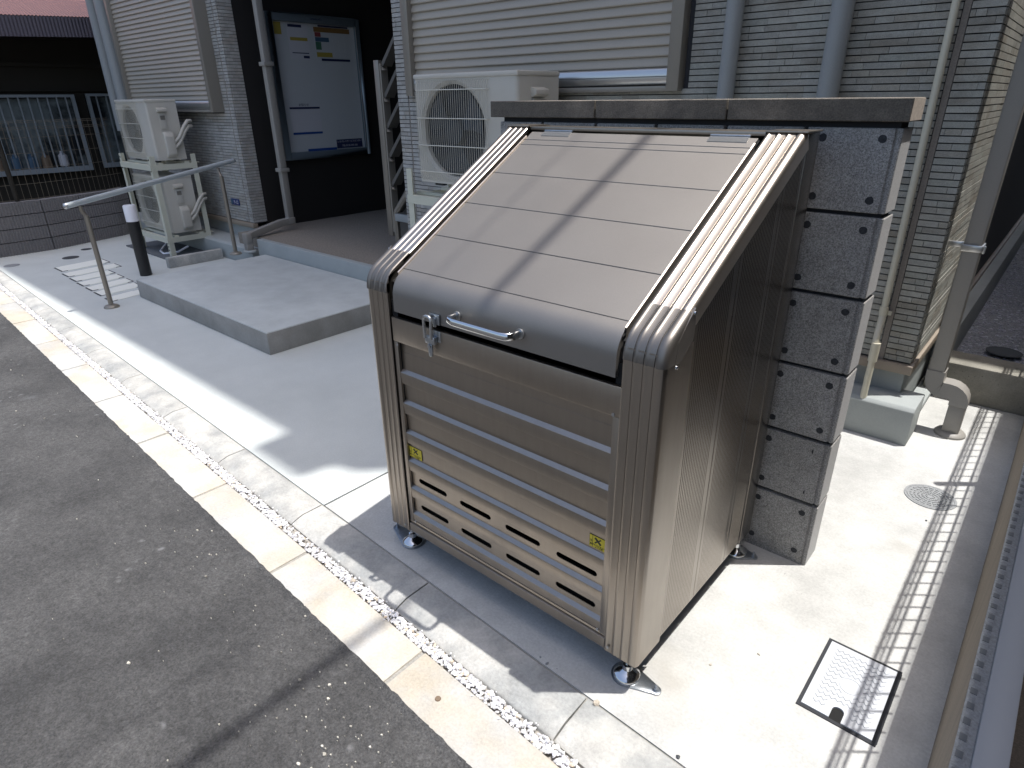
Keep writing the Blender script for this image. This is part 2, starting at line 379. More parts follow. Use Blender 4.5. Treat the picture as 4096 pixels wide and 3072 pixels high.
# pavement slabs (concrete pad)
def slab(x0, x1, y1, mt, z=0.):
    q = G(); X = [x0 + (x1 - x0) * t / 12 for t in range(13)]
    q.grid([[(x, yK(x) + .002, z) for x in X], [(x, y1, z) for x in X]])
    q.grid([[(x, yK(x) + .002, z - .1) for x in X], [(x, yK(x) + .002, z) for x in X]])
    q.grid([[(x0, yK(x0), z - .1), (x0, y1, z - .1)], [(x0, yK(x0), z), (x0, y1, z)]]); q.grid([[(x1, yK(x1), z - .1), (x1, y1, z - .1)], [(x1, yK(x1), z), (x1, y1, z)]])
    return q
struct('concrete_pavement', slab(-12, -.340, 2.6, M['pad']), M['pad'])
struct('concrete_pavement', slab(-.332, 1.4105, 2.29, M['pad_old']), M['pad_old'])
struct('expansion_joint', G().box(-.3395, -.3325, -.03, 2.5, -.1, -.004), M['joint'])
g = G().box(1.0, 5, 2.45, 14, -.1, .085); struct('gravel_passage', g, M['gravelbed'])
g = G()
for i in range(3800):
    x, y = R_.uniform(1.08, 1.5), 2.48 + R_.random() ** 1.4 * 4.2; t = R_.uniform(.55, 1.5); t = .6 + t * .6; g.cur = (t, t * R_.uniform(.96, 1.02), t * R_.uniform(.98, 1.08)); stone(g, (x, y, .087), R_.uniform(.005, .012), .5)
tag(obj('passage_gravel', g, M['gravelg'], kind='stuff'), 'dark grey gravel in the shaded passage beside the building', 'gravel')
struct('neighbour_ground', G().box(1.48, 9, -5, 2.4, -.2, -.05), M['neighground'])
struct('neighbour_ground', G().box(-40, -6.3, -3, 30, -.2, .003), M['neigh'])

# ================================================================= BUILDING
FY = 1.80
bld = thing('apartment_building', (-1.5, 1.8, 0), 'grey brick apartment building with two roller shutters and a dark entrance recess', 'building')
H = 9.6
# cores
obj('wall', G().box(-6.60, -4.075, FY + .012, 9, .285, H - .05), M['joint'], bld, label='left wing wall behind the brick facing')
obj('wall', G().box(-1.985, 1.0, FY + .012, 9, .285, H - .05), M['joint'], bld, label='right wing wall behind the brick facing')
obj('wall', G().box(-4.075, -1.985, FY + .02, 9, 2.55, H - .05), M['joint'], bld, label='wall over the entrance recess')
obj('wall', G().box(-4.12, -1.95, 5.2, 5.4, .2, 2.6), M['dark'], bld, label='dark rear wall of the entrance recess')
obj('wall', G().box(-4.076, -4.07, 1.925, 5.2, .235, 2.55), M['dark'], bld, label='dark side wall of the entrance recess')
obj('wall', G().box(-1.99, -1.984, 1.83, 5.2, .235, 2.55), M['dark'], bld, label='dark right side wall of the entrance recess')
g = G().box(-6.65, 1.09, FY - .02, 9.1, H - .05, H); obj('roof', g, M['roofd'], bld)
g = G().prism([(1.091, 1.62), (1.44, 1.62), (1.46, 1.75), (1.57, 1.78), (1.66, 1.88), (1.66, 9.1), (1.091, 9.1)], 'z', H - .05, H); obj('shade_slab', g, M['roofd'], bld)  # unseen slab added beside the roof, outline shaped to cast the shade lobe
# foundation
obj('foundation', G().box(-1.9, .998, 1.815, 8.9, 0, .262), M['found'], bld, bev=.004)
fb = G(); pl = [(-1.8, 1.676), (1.079, 1.676), (1.079, 1.86), (-1.8, 1.86)]
fb.prism([(1.678, 0), (1.676, .145), (1.690, .159), (1.86, .162), (1.86, 0)], 'x', -1.8, 1.079)
obj('foundation_footing', fb, M['found'], bld, bev=.004)
fb = G().box(1.0, 1.062, 1.9, 2.44, 0, .03).box(1.0, 1.075, 2.46, 8.9, 0, .265); obj('foundation_footing', fb, M['found'], bld, bev=.004, label='blue grey footing strip along the shaded side passage')
fb = G().prism([(1.575, 0), (1.575, .13), (1.60, .145), (1.83, .150), (1.83, 0)], 'x', -6.6, -3.74); obj('foundation_footing', fb, M['found'], bld, bev=.004)
obj('foundation', G().box(-6.58, -4.08, 1.82, 8.9, 0, .24), M['found'], bld, bev=.004)
for x0, x1, y0, y1 in ((-1.93, 1.022, 1.782, 1.83), (1.0, 1.022, 1.832, 8.9), (-6.6, -4.058, 1.782, 1.83)):
    obj('flashing', G().box(x0, x1, y0, y1, .250, .288), M['flash'], bld, bev=.003)
# brick tiles
CR = .0239
TINTS = [(1.05, 1.05, 1.05), (.96, .97, .97), (1.10, 1.11, 1.10), (1.0, .97, .92), (1.06, 1.08, 1.09), (.90, .89, .87), (1.14, 1.15, 1.14), (.97, 1.0, .99)]
def unitbrick(t, mt):
    q = G(); q.cur = t; q.box(0, 1, 0, 1, 0, 1); return mesh(q, 'brick', mt)
UB = {k: [unitbrick(t, M[k]) for t in TINTS] for k in ('brick', 'bricklight')}
pieces = []   # (prio, pos, size, tint, mat)
def brickrun(a0, a1, z, place, mt, lens):
    a = a0 - R_.uniform(0, .018)
    while a < a1 - .004:
        l = R_.choice(lens); b0, b1 = max(a, a0), min(a + l, a1)
        if a1 - b1 < .02: b1 = a1
        if b1 - b0 > .008: place(b0 + .0006, b1 - .0006, z)
        a += l if b1 < a1 else 9
def front(mt):
    def f(x0, x1, z):
        pr = R_.uniform(-.0012, .0016); pieces.append((x0, FY + pr, z + .0038, x1 - x0, .012 - pr + .0006, CR - .0041, R_.randrange(8), mt))
    return f
def side(mt, X=1.0):
    def f(y0, y1, z):
        pr = .0115 + .0007 * math.sin(z * 3100) + R_.uniform(-.0004, .0004); pieces.append((X - .0006, y0, z + .003, pr, y1 - y0, CR - .0034, R_.randrange(8), mt))
    return f
zr = .291; rows = []
while zr < 2.75: rows.append(zr); zr += CR
L1, L2 = [.06, .09, .12, .15, .2, .24], [.03, .05, .075, .1]
for z in rows:
    # right wing, left of shutter, right of shutter, below shutter
    win = z > 1.275
    if win:
        brickrun(-1.985, -1.865, z, front('bricklight'), 0, L2); brickrun(-.055, .890, z, front('brick'), 0, L1)
    else:
        brickrun(-1.985, -1.892, z, front('bricklight'), 0, L2); brickrun(-1.882, -.9, z, front('bricklight'), 0, L2 + [.14]); brickrun(-.9, .890, z, front('brick'), 0, L1)
    brickrun(.914, 1.009, z, front('brick'), 0, [.03, .05, .08, .11])
    brickrun(1.818, 3.3, z, side('brick'), 0, [.08, .12, .2])
    if z > 1.16: brickrun(-4.24, -4.151, z, front('bricklight'), 0, L2)
    else: brickrun(-6.58, -4.151, z, front('bricklight'), 0, L2 + [.14])
    brickrun(-4.139, -4.07, z, front('bricklight'), 0, [.03, .05])
    if z > 1.16: brickrun(-6.58, -6.02, z, front('bricklight'), 0, L2 + [.14])
    def ret(y0, y1, zz):
        pieces.append((-4.0752, y0, zz + .0032, .0102, y1 - y0, CR - .0036, R_.randrange(8), 'bricklight'))
    brickrun(1.813, 1.925, z, ret, 0, [.04, .06])
def prio(p):
    x, y, z, sx, sy, sz = p[:6]; cx, cy, cz = x + sx / 2, y + sy / 2, z + sz / 2
    if not inframe(cx, cy, cz): return 0
    # hidden behind the block wall?
    if p[1] < 1.83 and cx > -.3:
        t = (.70 - CP.y) / (cy - CP.y); hx = CP.x + (cx - CP.x) * t; hz = CP.z + (cz - CP.z) * t
        if hx < 1.02 and hz < 1.255: return 0
        t = (.3 - CP.y) / (cy - CP.y)
    if cx < -.3 and cz < 1.1 and cx > -1.9: return 0
    d = depth(cx, cy, cz); return max(sx, sy) * sz / d / d
pr = sorted(((prio(p), i) for i, p in enumerate(pieces)), reverse=True)
keep = {i for v, i in pr[:300] if v > 0}
gs = {'brick': G(), 'bricklight': G()}
for i, p in enumerate(pieces):
    x, y, z, sx, sy, sz, t, mt = p
    if i in keep:
        o = link('brick', UB[mt][t], bld); o.location = (x, y, z); o.scale = (sx, sy, sz)
    else: gs[mt].cur = TINTS[t]; gs[mt].box(x, x + sx, y, y + sy, z, z + sz)
for k, q in gs.items(): obj('brick_courses', q, M[k], bld, kind='stuff')
for x0, x1, z1 in ((.892, .912, 2.8), (-1.8905, -1.8835, 1.27), (-4.1495, -4.1405, 2.8)):
    obj('seam_strip', G().box(x0, x1, FY + .0018, FY + .014, .288, z1), M['seam'], bld)
obj('corner_trim', G().box(1.0, 1.005, 1.8125, 1.8175, .288, 2.8), M['joint'], bld)

def window(x0, x1, z0, z1, fw_, yf, pitch, reveal_y, lab, shutter_z0):
    W_ = obj('roller_shutter', G().box(x0 + fw_, x1 - fw_, yf + .045, yf + .05, shutter_z0, z1), M['shutter'], bld, label=lab)
    prof = [(0, 0), (.001, .04), (.0105, .08), (.0118, .14), (.0116, .22), (.0100, .36), (.0072, .58), (.0045, .78), (.0025, .92), (.0034, .95), (.0030, .985), (0, 1)]
    q = G(); rows_ = []
    for X in (x0 + fw_ - .002, x1 - fw_ + .002): rows_.append([(X, -d, t * pitch) for d, t in prof])
    q.grid(rows_); me = mesh(q, 'slat', M['shutter'], 60)
    z = shutter_z0 + .068
    while z < z1:
        o = link('slat', me, W_); o.location = (0, yf + .043, z); z += pitch
    # bottom bar
    q = G().prism([(yf + .02, shutter_z0), (yf + .012, shutter_z0 + .008), (yf + .012, shutter_z0 + .030), (yf + .016, shutter_z0 + .032), (yf + .012, shutter_z0 + .034), (yf + .013, shutter_z0 + .058), (yf + .022, shutter_z0 + .066), (yf + .044, shutter_z0 + .068), (yf + .044, shutter_z0)], 'x', x0 + fw_ + .002, x1 - fw_ - .002)
    obj('bottom_bar', q, M['alu'], W_, smooth=50)
    for xa, xb in ((x0, x0 + fw_), (x1 - fw_, x1)): obj('side_frame', G().box(xa, xb, yf, reveal_y, z0, z1), M['frame'], W_, bev=.0025)
    q = G().box(x0 + fw_, x1 - fw_, yf + .012, reveal_y, z0, z0 + .022).box(x0 + fw_, x1 - fw_, yf + .05, reveal_y, z0 + .022, shutter_z0)
    obj('sill', q, M['frame'], W_, bev=.002)
window(-1.858, -.082, 1.285, 2.7, .058, 1.757, .0412, 1.83, 'large beige roller shutter behind the big outdoor unit', 1.312)
window(-6.0, -4.235, 1.185, 2.75, .05, 1.70, .0372, 1.83, 'beige roller shutter on the left wing', 1.21)

# ---- pipes on the wall
def pipe_thing(name, path, r, mt, label, cat='pipe', group=None, sq=None, couplers=(), up=None, n=14):
    t = thing(name, tuple(path[-1]), label, cat, group)
    if sq: obj('pipe', G().tube(path, sq * .7071, 4, up=up), mt, t, bev=.006)
    else: obj('pipe', G().tube(path, r, n), mt, t, smooth=50)
    for c0, c1, rr in couplers:
        if sq: obj('coupler', G().tube([c0, c1], rr * .7071, 4, up=up), mt, t, bev=.003)
        else: obj('coupler', G().tube([c0, c1], rr, n), mt, t, smooth=50)
    return t
pipe_thing('drain_pipe', [(.137, 1.752, 3.2), (.137, 1.752, .2)], .034, M['pipe_grey'], 'blue grey vertical pipe nearer the shutter, behind the block wall', group='blue grey vertical pipes on the brick wall')
pipe_thing('drain_pipe', [(.533, 1.752, 3.2), (.533, 1.752, .2)], .038, M['pipe_grey'], 'blue grey vertical pipe between its twin and the thin cream pipe', group='blue grey vertical pipes on the brick wall')
t = pipe_thing('cream_pipe', [(.862, 1.775, 3.2), (.878, 1.775, .50), (.879, 1.772, .47), (.884, 1.73, .425), (.888, 1.705, .39), (.889, 1.70, .375), (.893, 1.695, .33), (.893, 1.692, .002)], .0125, M['pipe_cream'],
           'thin cream pipe running down the brick wall with a bend near the bottom', couplers=[((.893, 1.697, .385), (.893, 1.695, .31), .0165), ((.878, 1.775, .51), (.878, 1.775, .475), .0155)])
obj('pipe_clamp', G().box(.872, .905, 1.783, 1.792, .475, .492), M['pipe_cream'], t, bev=.002)
# big downpipe right of the corner
t = thing('downpipe', (1.19, 1.87, 0), 'taupe square downpipe at the right corner with an offset elbow near the ground', 'downpipe')
obj('pipe', G().box(1.063, 1.120, 1.875, 1.94, .245, 3.2), M['pipe_taupe'], t, bev=.005)
q = G(); arc = []
def sqsweep(path, w_, d_):   # path in XZ plane, w_ thickness in plane, d_ depth in y from 1.875
    q = G(); rws = []
    P2 = [Vector((x, z)) for x, z in path]
    for i, p in enumerate(P2):
        d = ((P2[i] - P2[i - 1]).normalized() if i else Vector((0, 0))) + ((P2[i + 1] - P2[i]).normalized() if i < len(P2) - 1 else Vector((0, 0)))
        d.normalize(); nn = Vector((-d.y, d.x)); a_, b_ = p + nn * w_ / 2, p - nn * w_ / 2; y0, y1 = 1.875 - d_, 1.94 + d_
        rws.append([(a_.x, y0, a_.y), (a_.x, y1, a_.y), (b_.x, y1, b_.y), (b_.x, y0, b_.y), (a_.x, y0, a_.y)])
    q.grid(rws); q.quad(*rws[0][:4]); q.quad(*rws[-1][:4]); return q
el = [(1.092, .262)] + [(1.092 + .028 * (1 - math.cos(t_)), .235 - .045 * math.sin(t_)) for t_ in [i * math.pi / 2 / 5 for i in range(6)]] + [(1.145, .190)] + [(1.152 + .04 * math.sin(t_), .150 + .04 * math.cos(t_)) for t_ in [i * math.pi / 2 / 5 for i in range(6)]] + [(1.192, .135)]
obj('elbow', sqsweep(el, .062, .003), M['pipe_taupe'], t, smooth=35)
obj('pipe', G().box(1.163, 1.221, 1.877, 1.938, .012, .14), M['pipe_taupe'], t, bev=.005)
obj('foot_collar', G().lathe([(.055, 0), (.055, .008), (.046, .018), (.038, .020)], (1.192, 1.907, 0), 28), M['pipe_taupe'], t, smooth=40)
q = G().box(1.058, 1.125, 1.868, 1.946, .735, .760).box(1.004, 1.058, 1.925, 1.945, .738, .758).box(1.125, 1.134, 1.866, 1.875, .733, .762)
obj('bracket', q, M['alu'], t, bev=.003)
# left square downpipe with a horizontal run
t = thing('downpipe', (-3.70, 1.55, .115), 'grey square downpipe beside the notice board bending to the concrete step', 'downpipe')
def sqtube(path, s): return G().tube(path, s * .7071, 4, up=(1, 0, 0))
obj('pipe', G().box(-3.838, -3.782, 1.972, 2.028, .345, 3.2), M['pipe_taupe'], t, bev=.006)
obj('pipe', G().grid([[(x + dx, y, z + dz) for dx, dz in ((-.027, -.027), (.027, -.027), (.027, .027), (-.027, .027), (-.027, -.027))] for x, y, z in ((-3.81, 2.035, .315), (-3.805, 1.9, .308), (-3.715, 1.56, .262))]), M['pipe_taupe'], t, bev=.003)
obj('elbow', G().box(-3.841, -3.779, 1.968, 2.032, .283, .348), M['pipe_taupe'], t, bev=.012, seg=3)
obj('elbow', G().box(-3.746, -3.679, 1.507, 1.573, .20, .290), M['pipe_taupe'], t, bev=.018, seg=4)
obj('pipe', G().box(-3.741, -3.684, 1.512, 1.568, .12, .21), M['pipe_taupe'], t, bev=.006)
obj('foot_collar', G().lathe([(.055, 0), (.055, .012), (.045, .02)], (-3.712, 1.54, .130), 24), M['found'], t, smooth=40)
for z in (.72, 1.52): obj('bracket', G().box(-3.852, -3.768, 1.958, 2.042, z, z + .03), M['pipe_taupe'], t, bev=.003)
# pipes at left end of the left wing
pipe_thing('drain_pipe', [(-6.42, 1.745, 3.4), (-6.42, 1.745, 1.0)], .052, M['pipe_grey'], 'outer of two thick blue grey pipes left of the left wing shutter', group='thick blue grey pipes on the left wing')
pipe_thing('drain_pipe', [(-6.16, 1.735, 3.4), (-6.16, 1.735, 1.0)], .062, M['pipe_grey'], 'thick blue grey pipe right beside the left wing shutter', group='thick blue grey pipes on the left wing')
obj('corner_trim', G().box(-6.63, -6.60, 1.785, 1.85, .285, 3.5), M['frame'], bld, bev=.003)

# ---- porch, step
struct('porch_floor', G().box(-4.07, -1.9, 1.64, 5.2, .10, .235), M['porch'])
struct('porch_kerb', G().box(-3.655, -1.55, 1.585, 1.638, 0, .237), M['found'], bev=.004)
t = thing('concrete_step', (-2.65, 1.0, 0), 'low flat concrete step slab in front of the entrance', 'step')
obj('tread_top', G().box(-3.535, -1.768, .588, 1.58, .02, .130), M['step'], t, bev=.004)
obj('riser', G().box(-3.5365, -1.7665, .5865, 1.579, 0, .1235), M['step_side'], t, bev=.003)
# ---- notice board on x=-4.05 plane
BX = -4.068
t = thing('notice_board', (BX, 2.63, 1.36), 'framed glazed notice board with posters on the dark entrance wall', 'notice board')
q = G()
for y0, y1, z0, z1 in ((2.16, 2.232, .786, 1.932), (3.057, 3.10, .786, 1.932), (2.232, 3.057, 1.873, 1.932), (2.232, 3.057, .786, .846)): q.box(BX, BX + .045, y0, y1, z0, z1)
obj('frame', q, M['boardframe'], t, bev=.004)
bf = obj('back_panel', G().box(BX + .002, BX + .012, 2.233, 3.056, .847, 1.872), M['board'], t)
def pan(name, y0, y1, z0, z1, m_, par=bf, d=.0135, lab=None):
    return obj(name, G().box(BX + .0122, BX + d, y0, y1, z0, z1), M[m_], par, label=lab)
pan('poster', 2.236, 2.322, 1.775, 1.866, 'pyellow', lab='small yellow poster'); pan('poster', 2.238, 2.322, 1.742, 1.774, 'paper'); 
pan('poster', 2.378, 2.572, 1.59, 1.866, 'paper', lab='white poster with a blue title bar')
pan('print_bar', 2.385, 2.516, 1.835, 1.856, 'navy', d=.0145); pan('print_block', 2.395, 2.562, 1.735, 1.76, 'pyellow', d=.0145)
pan('print_block', 2.397, 2.475, 1.655, 1.733, 'print' if 0 else 'paper', d=.0142); pan('print_bar', 2.40, 2.562, 1.638, 1.645, 'navy', d=.0145); pan('print_bar', 2.505, 2.563, 1.602, 1.622, 'navy', d=.0145)
pan('poster', 2.63, 3.008, 1.612, 1.852, 'stairdark' if 0 else 'board', lab='wide colourful poster'); pan('print_block', 2.632, 3.006, 1.812, 1.85, 'pbrown', d=.0145); pan('print_block', 2.64, 2.70, 1.775, 1.81, 'pred', d=.0145)
pan('print_block', 2.64, 2.78, 1.738, 1.772, 'pcyan', d=.0145); pan('print_block', 2.64, 2.695, 1.675, 1.736, 'pgreen', d=.0145); pan('print_block', 2.64, 2.80, 1.618, 1.655, 'pyellow', d=.0145)
for k in range(5):
    for j in range(3): pan('print_block', 2.82 + j * .06, 2.868 + j * .06, 1.63 + k * .035, 1.652 + k * .035, 'board', d=.0145)
pan('print_bar', 2.683, 2.984, 1.588, 1.606, 'navy', d=.0148); pan('print_bar', 2.68, 2.99, 1.853, 1.866, 'navy', d=.0148)
pan('poster', 2.299, 2.60, 1.0, 1.225, 'paper', lab='pale notice between two blue bars'); pan('print_bar', 2.297, 2.60, 1.200, 1.216, 'navy', d=.0148); pan('print_bar', 2.300, 2.60, .992, 1.010, 'blue', d=.0148)
pan('poster', 2.244, 2.292, 1.003, 1.147, 'board', d=.0146)
pan('print_bar', 2.427, 2.733, .832, .867, 'blue', d=.0148)
lb = pan('label_plate', 2.738, 3.028, .855, .932, 'navy', d=.0150)
Yd, Zd = (0, 1, 0), (0, 0, 1)
text('lettering', 'レオパレスサービスセンター', .0215, (BX + .0152, 2.883, .912), Yd, Zd, M['paper'], bf)
text('lettering', 'TEL:0120-390-380', .0235, (BX + .0152, 2.883, .876), Yd, Zd, M['paper'], bf)
text('lettering', 'Leopalace21', .0235, (BX + .0455, 2.65, 1.905), Yd, Zd, M['navy'], t)
text('lettering', 'お知らせ', .026, (BX + .0152, 2.44, 1.232), Yd, Zd, M['navy'], bf)
obj('edge_trim', G().box(BX + .040, BX + .047, 3.053, 3.0565, .847, 1.872), M['alu'], t); obj('edge_trim', G().box(BX + .0455, BX + .049, 2.164, 2.172, .79, 1.93), M['alu'], t)
# address plate
t = thing('address_plate', (-4.33, 1.79, .45), 'small blue address plate reading 9-12 on the left wing brick', 'sign')
obj('plate', G().box(-4.405, -4.258, 1.791, 1.7975, .424, .478), M['plate'], t, bev=.001)
obj('pale_field', G().box(-4.402, -4.365, 1.7895, 1.7908, .43, .471), M['pcyan'], t)
text('lettering', '9-12', .043, (-4.310, 1.7902, .450), (1, 0, 0), (0, 0, 1), M['paper'], t)
# staircase
t = thing('steel_staircase', (-2.32, 1.95, .235), 'taupe steel stair end with slanting treads in the dark entrance', 'staircase')
obj('stringer', G().box(-2.366, -2.315, 1.93, 1.96, .37, 1.50), M['post'], t, bev=.003)
obj('stringer_edge', G().box(-2.315, -2.30, 1.935, 1.99, .40, 1.48), M['frame'], t)
for k in range(6):
    z = 1.475 - k * .186
    q = G(); q.grid([[(-2.312, 1.94, z), (-2.312, 2.10, z)], [(-1.995, 1.94, z + .36), (-1.995, 2.10, z + .36)]]) if 0 else q.prism([(-2.31, z), (-2.288, z - .012), (-2.0, z + .30), (-2.0, z + .325)], 'y', 1.945, 2.02)
    obj('tread', q, M['stairdark'], t); obj('tread_bracket', G().prism([(-2.31, z - .002), (-2.265, z - .035), (-2.31, z - .035)], 'y', 1.94, 1.96), M['post'], t)
q = G().tube([(-2.255, 1.93, .24), (-2.265, 1.93, .48), (-2.25, 1.93, .55), (-2.16, 1.95, .66), (-2.0, 1.97, .80)], .022, 8); obj('lower_stringer', q, M['post'], t, smooth=40)
obj('cross_bar', G().box(-2.24, -1.99, 1.90, 1.93, .49, .54), M['pipe_grey'], t, bev=.003)

# ================================================================= AIR CONDITIONERS
def ac(x0, x1, y0, y1, z0, z1, cx, r, label, group=None, fine=True, pipes=True):
    t = thing('outdoor_unit', ((x0 + x1) / 2, (y0 + y1) / 2, z0), label, 'air conditioner', group)
    cz = (z0 + z1) / 2 - .004; zt = z1 - .022
    N = 40; circ = [(cx + r * math.cos(2 * math.pi * i / N), cz + r * math.sin(2 * math.pi * i / N)) for i in range(N)]
    q = G(); q.holed([(x0 + .006, z0), (x1 - .02, z0), (x1 - .02, zt), (x0 + .006, zt)], [circ], lambda u, v: (u, y0, v))
    # rounded right corner, sides, back, bottom
    prof = [(x1 - .02, y0)] + [(x1 - .02 + .02 * math.sin(a_), y0 + .02 - .02 * math.cos(a_)) for a_ in [i * math.pi / 8 for i in range(1, 5)]] + [(x1, y1), (x0, y1), (x0, y0 + .006), (x0 + .006, y0)]
    q.grid([[(x, y, z) for x, y in prof] for z in (z0, zt)])
    q.quad(*[(x, y, z0) for x, y in prof])
    # shroud: flared cone inside
    c2 = [(cx + r * .93 * math.cos(2 * math.pi * i / N), cz + r * .93 * math.sin(2 * math.pi * i / N)) for i in range(N)]
    q.grid([[(u, y0, v) for u, v in circ + circ[:1]], [(u, y0 + .012, v) for u, v in c2 + c2[:1]], [(u, y0 + .034, v) for u, v in c2 + c2[:1]]])
    obj('casing', q, M['acwhite'], t, smooth=30)
    obj('top_panel', G().box(x0 - .004, x1 + .004, y0 - .006, y1 + .004, zt, z1), M['acwhite'], t, bev=.006)
    obj('fan_recess', G().lathe([(r * .95, 0), (r * .95, .002)], (cx, y0 + .036, cz), 32, 'y'), M['acdark'], t)
    q = G()
    for k in range(3):
        b = k * 2.094 + .5; rws = []
        for rr in (.25, .6, .95): rws.append([(cx + r * .9 * rr * math.cos(b + s_ * (.25 + .32 * rr)), y0 + .024 + s_ * .009, cz + r * .9 * rr * math.sin(b + s_ * (.25 + .32 * rr))) for s_ in (-1, 0, 1)])
        q.grid(rws)
    q.lathe([(r * .26, 0), (r * .26, .028)], (cx, y0 + .008, cz), 20, 'y'); obj('fan', q, M['acfan'], t, smooth=40)
    gx0, gx1, gz0, gz1 = max(cx - r - .035, x0 + .018), cx + r + .018, z0 + .012, zt - .010
    q = G(); n_ = int((gx1 - gx0) / .0145)
    for i in range(n_ + 1):
        x = gx0 + (gx1 - gx0) * i / n_; q.tube([(x + .004, y0 - .002, gz1 + .004), (x, y0 - .010, gz1 - .006), (x, y0 - .015, gz1 - .03), (x, y0 - .015, gz0 + .03), (x + .003, y0 - .002, gz0)], .0015, 3, caps=False)
    obj('grille_wires', q, M['cream'], t, kind='stuff')
    for k in range(4):
        z = gz0 + .045 + (gz1 - gz0 - .085) * k / 3; q = G().tube([(gx0 - .004, y0 - .002, z), (gx0 + .004, y0 - .017, z), (gx1 - .004, y0 - .017, z), (gx1 + .004, y0 - .002, z)], .0022, 5); obj('grille_bar', q, M['cream'], t)
    # valve cover on the right side
    dy = y1 - y0; vy0, vy1 = y0 + dy * .30, y0 + dy * .62; zz = z1 - z0
    q = G().prism([(x1, z1 - zz * .13), (x1 + .032, z1 - zz * .15), (x1 + .034, z1 - zz * .19), (x1 + .012, z1 - zz * .21), (x1, z1 - zz * .21)], 'y', vy0, vy1); obj('handle_grip', q, M['acwhite'], t, bev=.002)
    q = G().box(x1, x1 + .008, vy0 + .01, vy1 - .01, z1 - zz * .48, z1 - zz * .22); obj('terminal_cover', q, M['acwhite'], t, bev=.002)
    obj('label_sticker', G().box(x1 + .0082, x1 + .009, vy0 + .02, vy1 - .02, z1 - zz * .33, z1 - zz * .26), M['frame'], t)
    q = G().prism([(x1, z1 - zz * .52), (x1 + .02, z1 - zz * .53), (x1 + .045, z1 - zz * .60), (x1 + .045, z0 + zz * .10), (x1 + .02, z0 + zz * .05), (x1, z0 + zz * .04)], 'y', vy0 + .01, vy1 + .01); obj('valve_cover', q, M['acwhite'], t, bev=.008, seg=3)
    if pipes:
        for k, (dz, ln) in enumerate(((0, .13), (-.04, .16))):
            q = G().tube([(x1 + .03, vy1 + .01, z0 + zz * .30 + dz), (x1 + .035, vy1 + .05, z0 + zz * .37 + dz), (x1 + .03, y1 + .02, z0 + zz * .56 + dz), (x1 + .02, y1 + .06, z0 + zz * .64 + dz), (x1 - .01, y1 + .10, z0 + zz * .64 + dz)], .014, 8)
            obj('refrigerant_pipe', q, M['acwhite'], t, smooth=50)
    for fy in (y0 + .03, y1 - .06): [obj('foot', G().box(xa, xa + .06, fy, fy + .03, z0 - .016, z0), M['acdark'], t) for xa in (x0 + .08, x1 - .14)]
    return t
ac(-1.365, -.675, 1.40, 1.70, .862, 1.378, -1.104, .232, 'large beige outdoor unit on its stand in front of the wide shutter')
A1 = ac(-5.255, -4.62, 1.33, 1.575, .815, 1.290, -5.03, .205, 'upper outdoor unit of the two stacked on the left stand', 'outdoor units on the left two-tier stand')
copytree(A1, (0, 0, -.608), 'lower outdoor unit of the two stacked on the left stand')
def stand(x0, x1, y0, y1, tiers, h, label, slots=True):
    t = thing('unit_stand', ((x0 + x1) / 2, (y0 + y1) / 2, 0), label, 'stand')
    w_ = .042; th = .004
    for x, sx in ((x0, 1), (x1, -1)):
        for y, sy in ((y0, 1), (y1, -1)):
            q = G().box(min(x, x + sx * w_), max(x, x + sx * w_), min(y, y + sy * th), max(y, y + sy * th), 0, h).box(min(x, x + sx * th), max(x, x + sx * th), min(y + sy * th, y + sy * w_), max(y + sy * th, y + sy * w_), 0, h)
            lg = obj('leg', q, M['stand'], t)
            if slots and y == y0:
                for z in (.07, .10, .13, h - .03, h - .12): obj('bolt', G().lathe([(.007, -.003), (.007, 0)], (x + sx * w_ / 2, y0 - .0005, z), 8, 'y'), M['acdark'], lg)
    for z in tiers:
        for y in (y0 - .003, y1 + .0): obj('beam', G().box(x0, x1, y - .0035, y, z - .045, z).box(x0 + .01, x1 - .01, y, y + .03, z - .004, z), M['stand'], t)
        for x in (x0 - .0035, x1): obj('beam', G().box(x, x + .0035, y0, y1, z - .045, z), M['stand'], t)
        for y in (y0 + .06, y1 - .1): obj('shelf_bar', G().box(x0 + .005, x1 - .005, y, y + .04, z - .003, z + .012), M['stand'], t)
    return t
STL = stand(-5.275, -4.607, 1.262, 1.645, (.785, .178), .855, 'cream two-tier angle iron stand holding the two left outdoor units')
stand(-1.452, -.60, 1.375, 1.72, (.790,), .925, 'cream angle iron stand under the large outdoor unit', slots=False)
obj_ = thing('condensate_hose', (-4.9, 1.4, 0), 'white drain hose curling under the left unit stand', 'hose'); obj('hose', G().tube([(-5.1, 1.45, .16), (-5.05, 1.40, .05), (-4.95, 1.30, .012), (-4.8, 1.27, .012), (-4.70, 1.36, .03), (-4.68, 1.45, .07)], .009, 8), M['white'], obj_, smooth=50)
tag(obj('edging_block', G().prism([(-4.29, 1.085), (-4.235, 1.085), (-4.24, 1.55), (-4.29, 1.55)], 'z', 0, .085), M['kerb'], bev=.004), 'narrow grey concrete edging block between the unit stand and the step', 'concrete block')
obj('base_slab', G().box(-5.5, -4.3, 1.2, 1.57, 0, .012), M['stack'], STL, bev=.002)

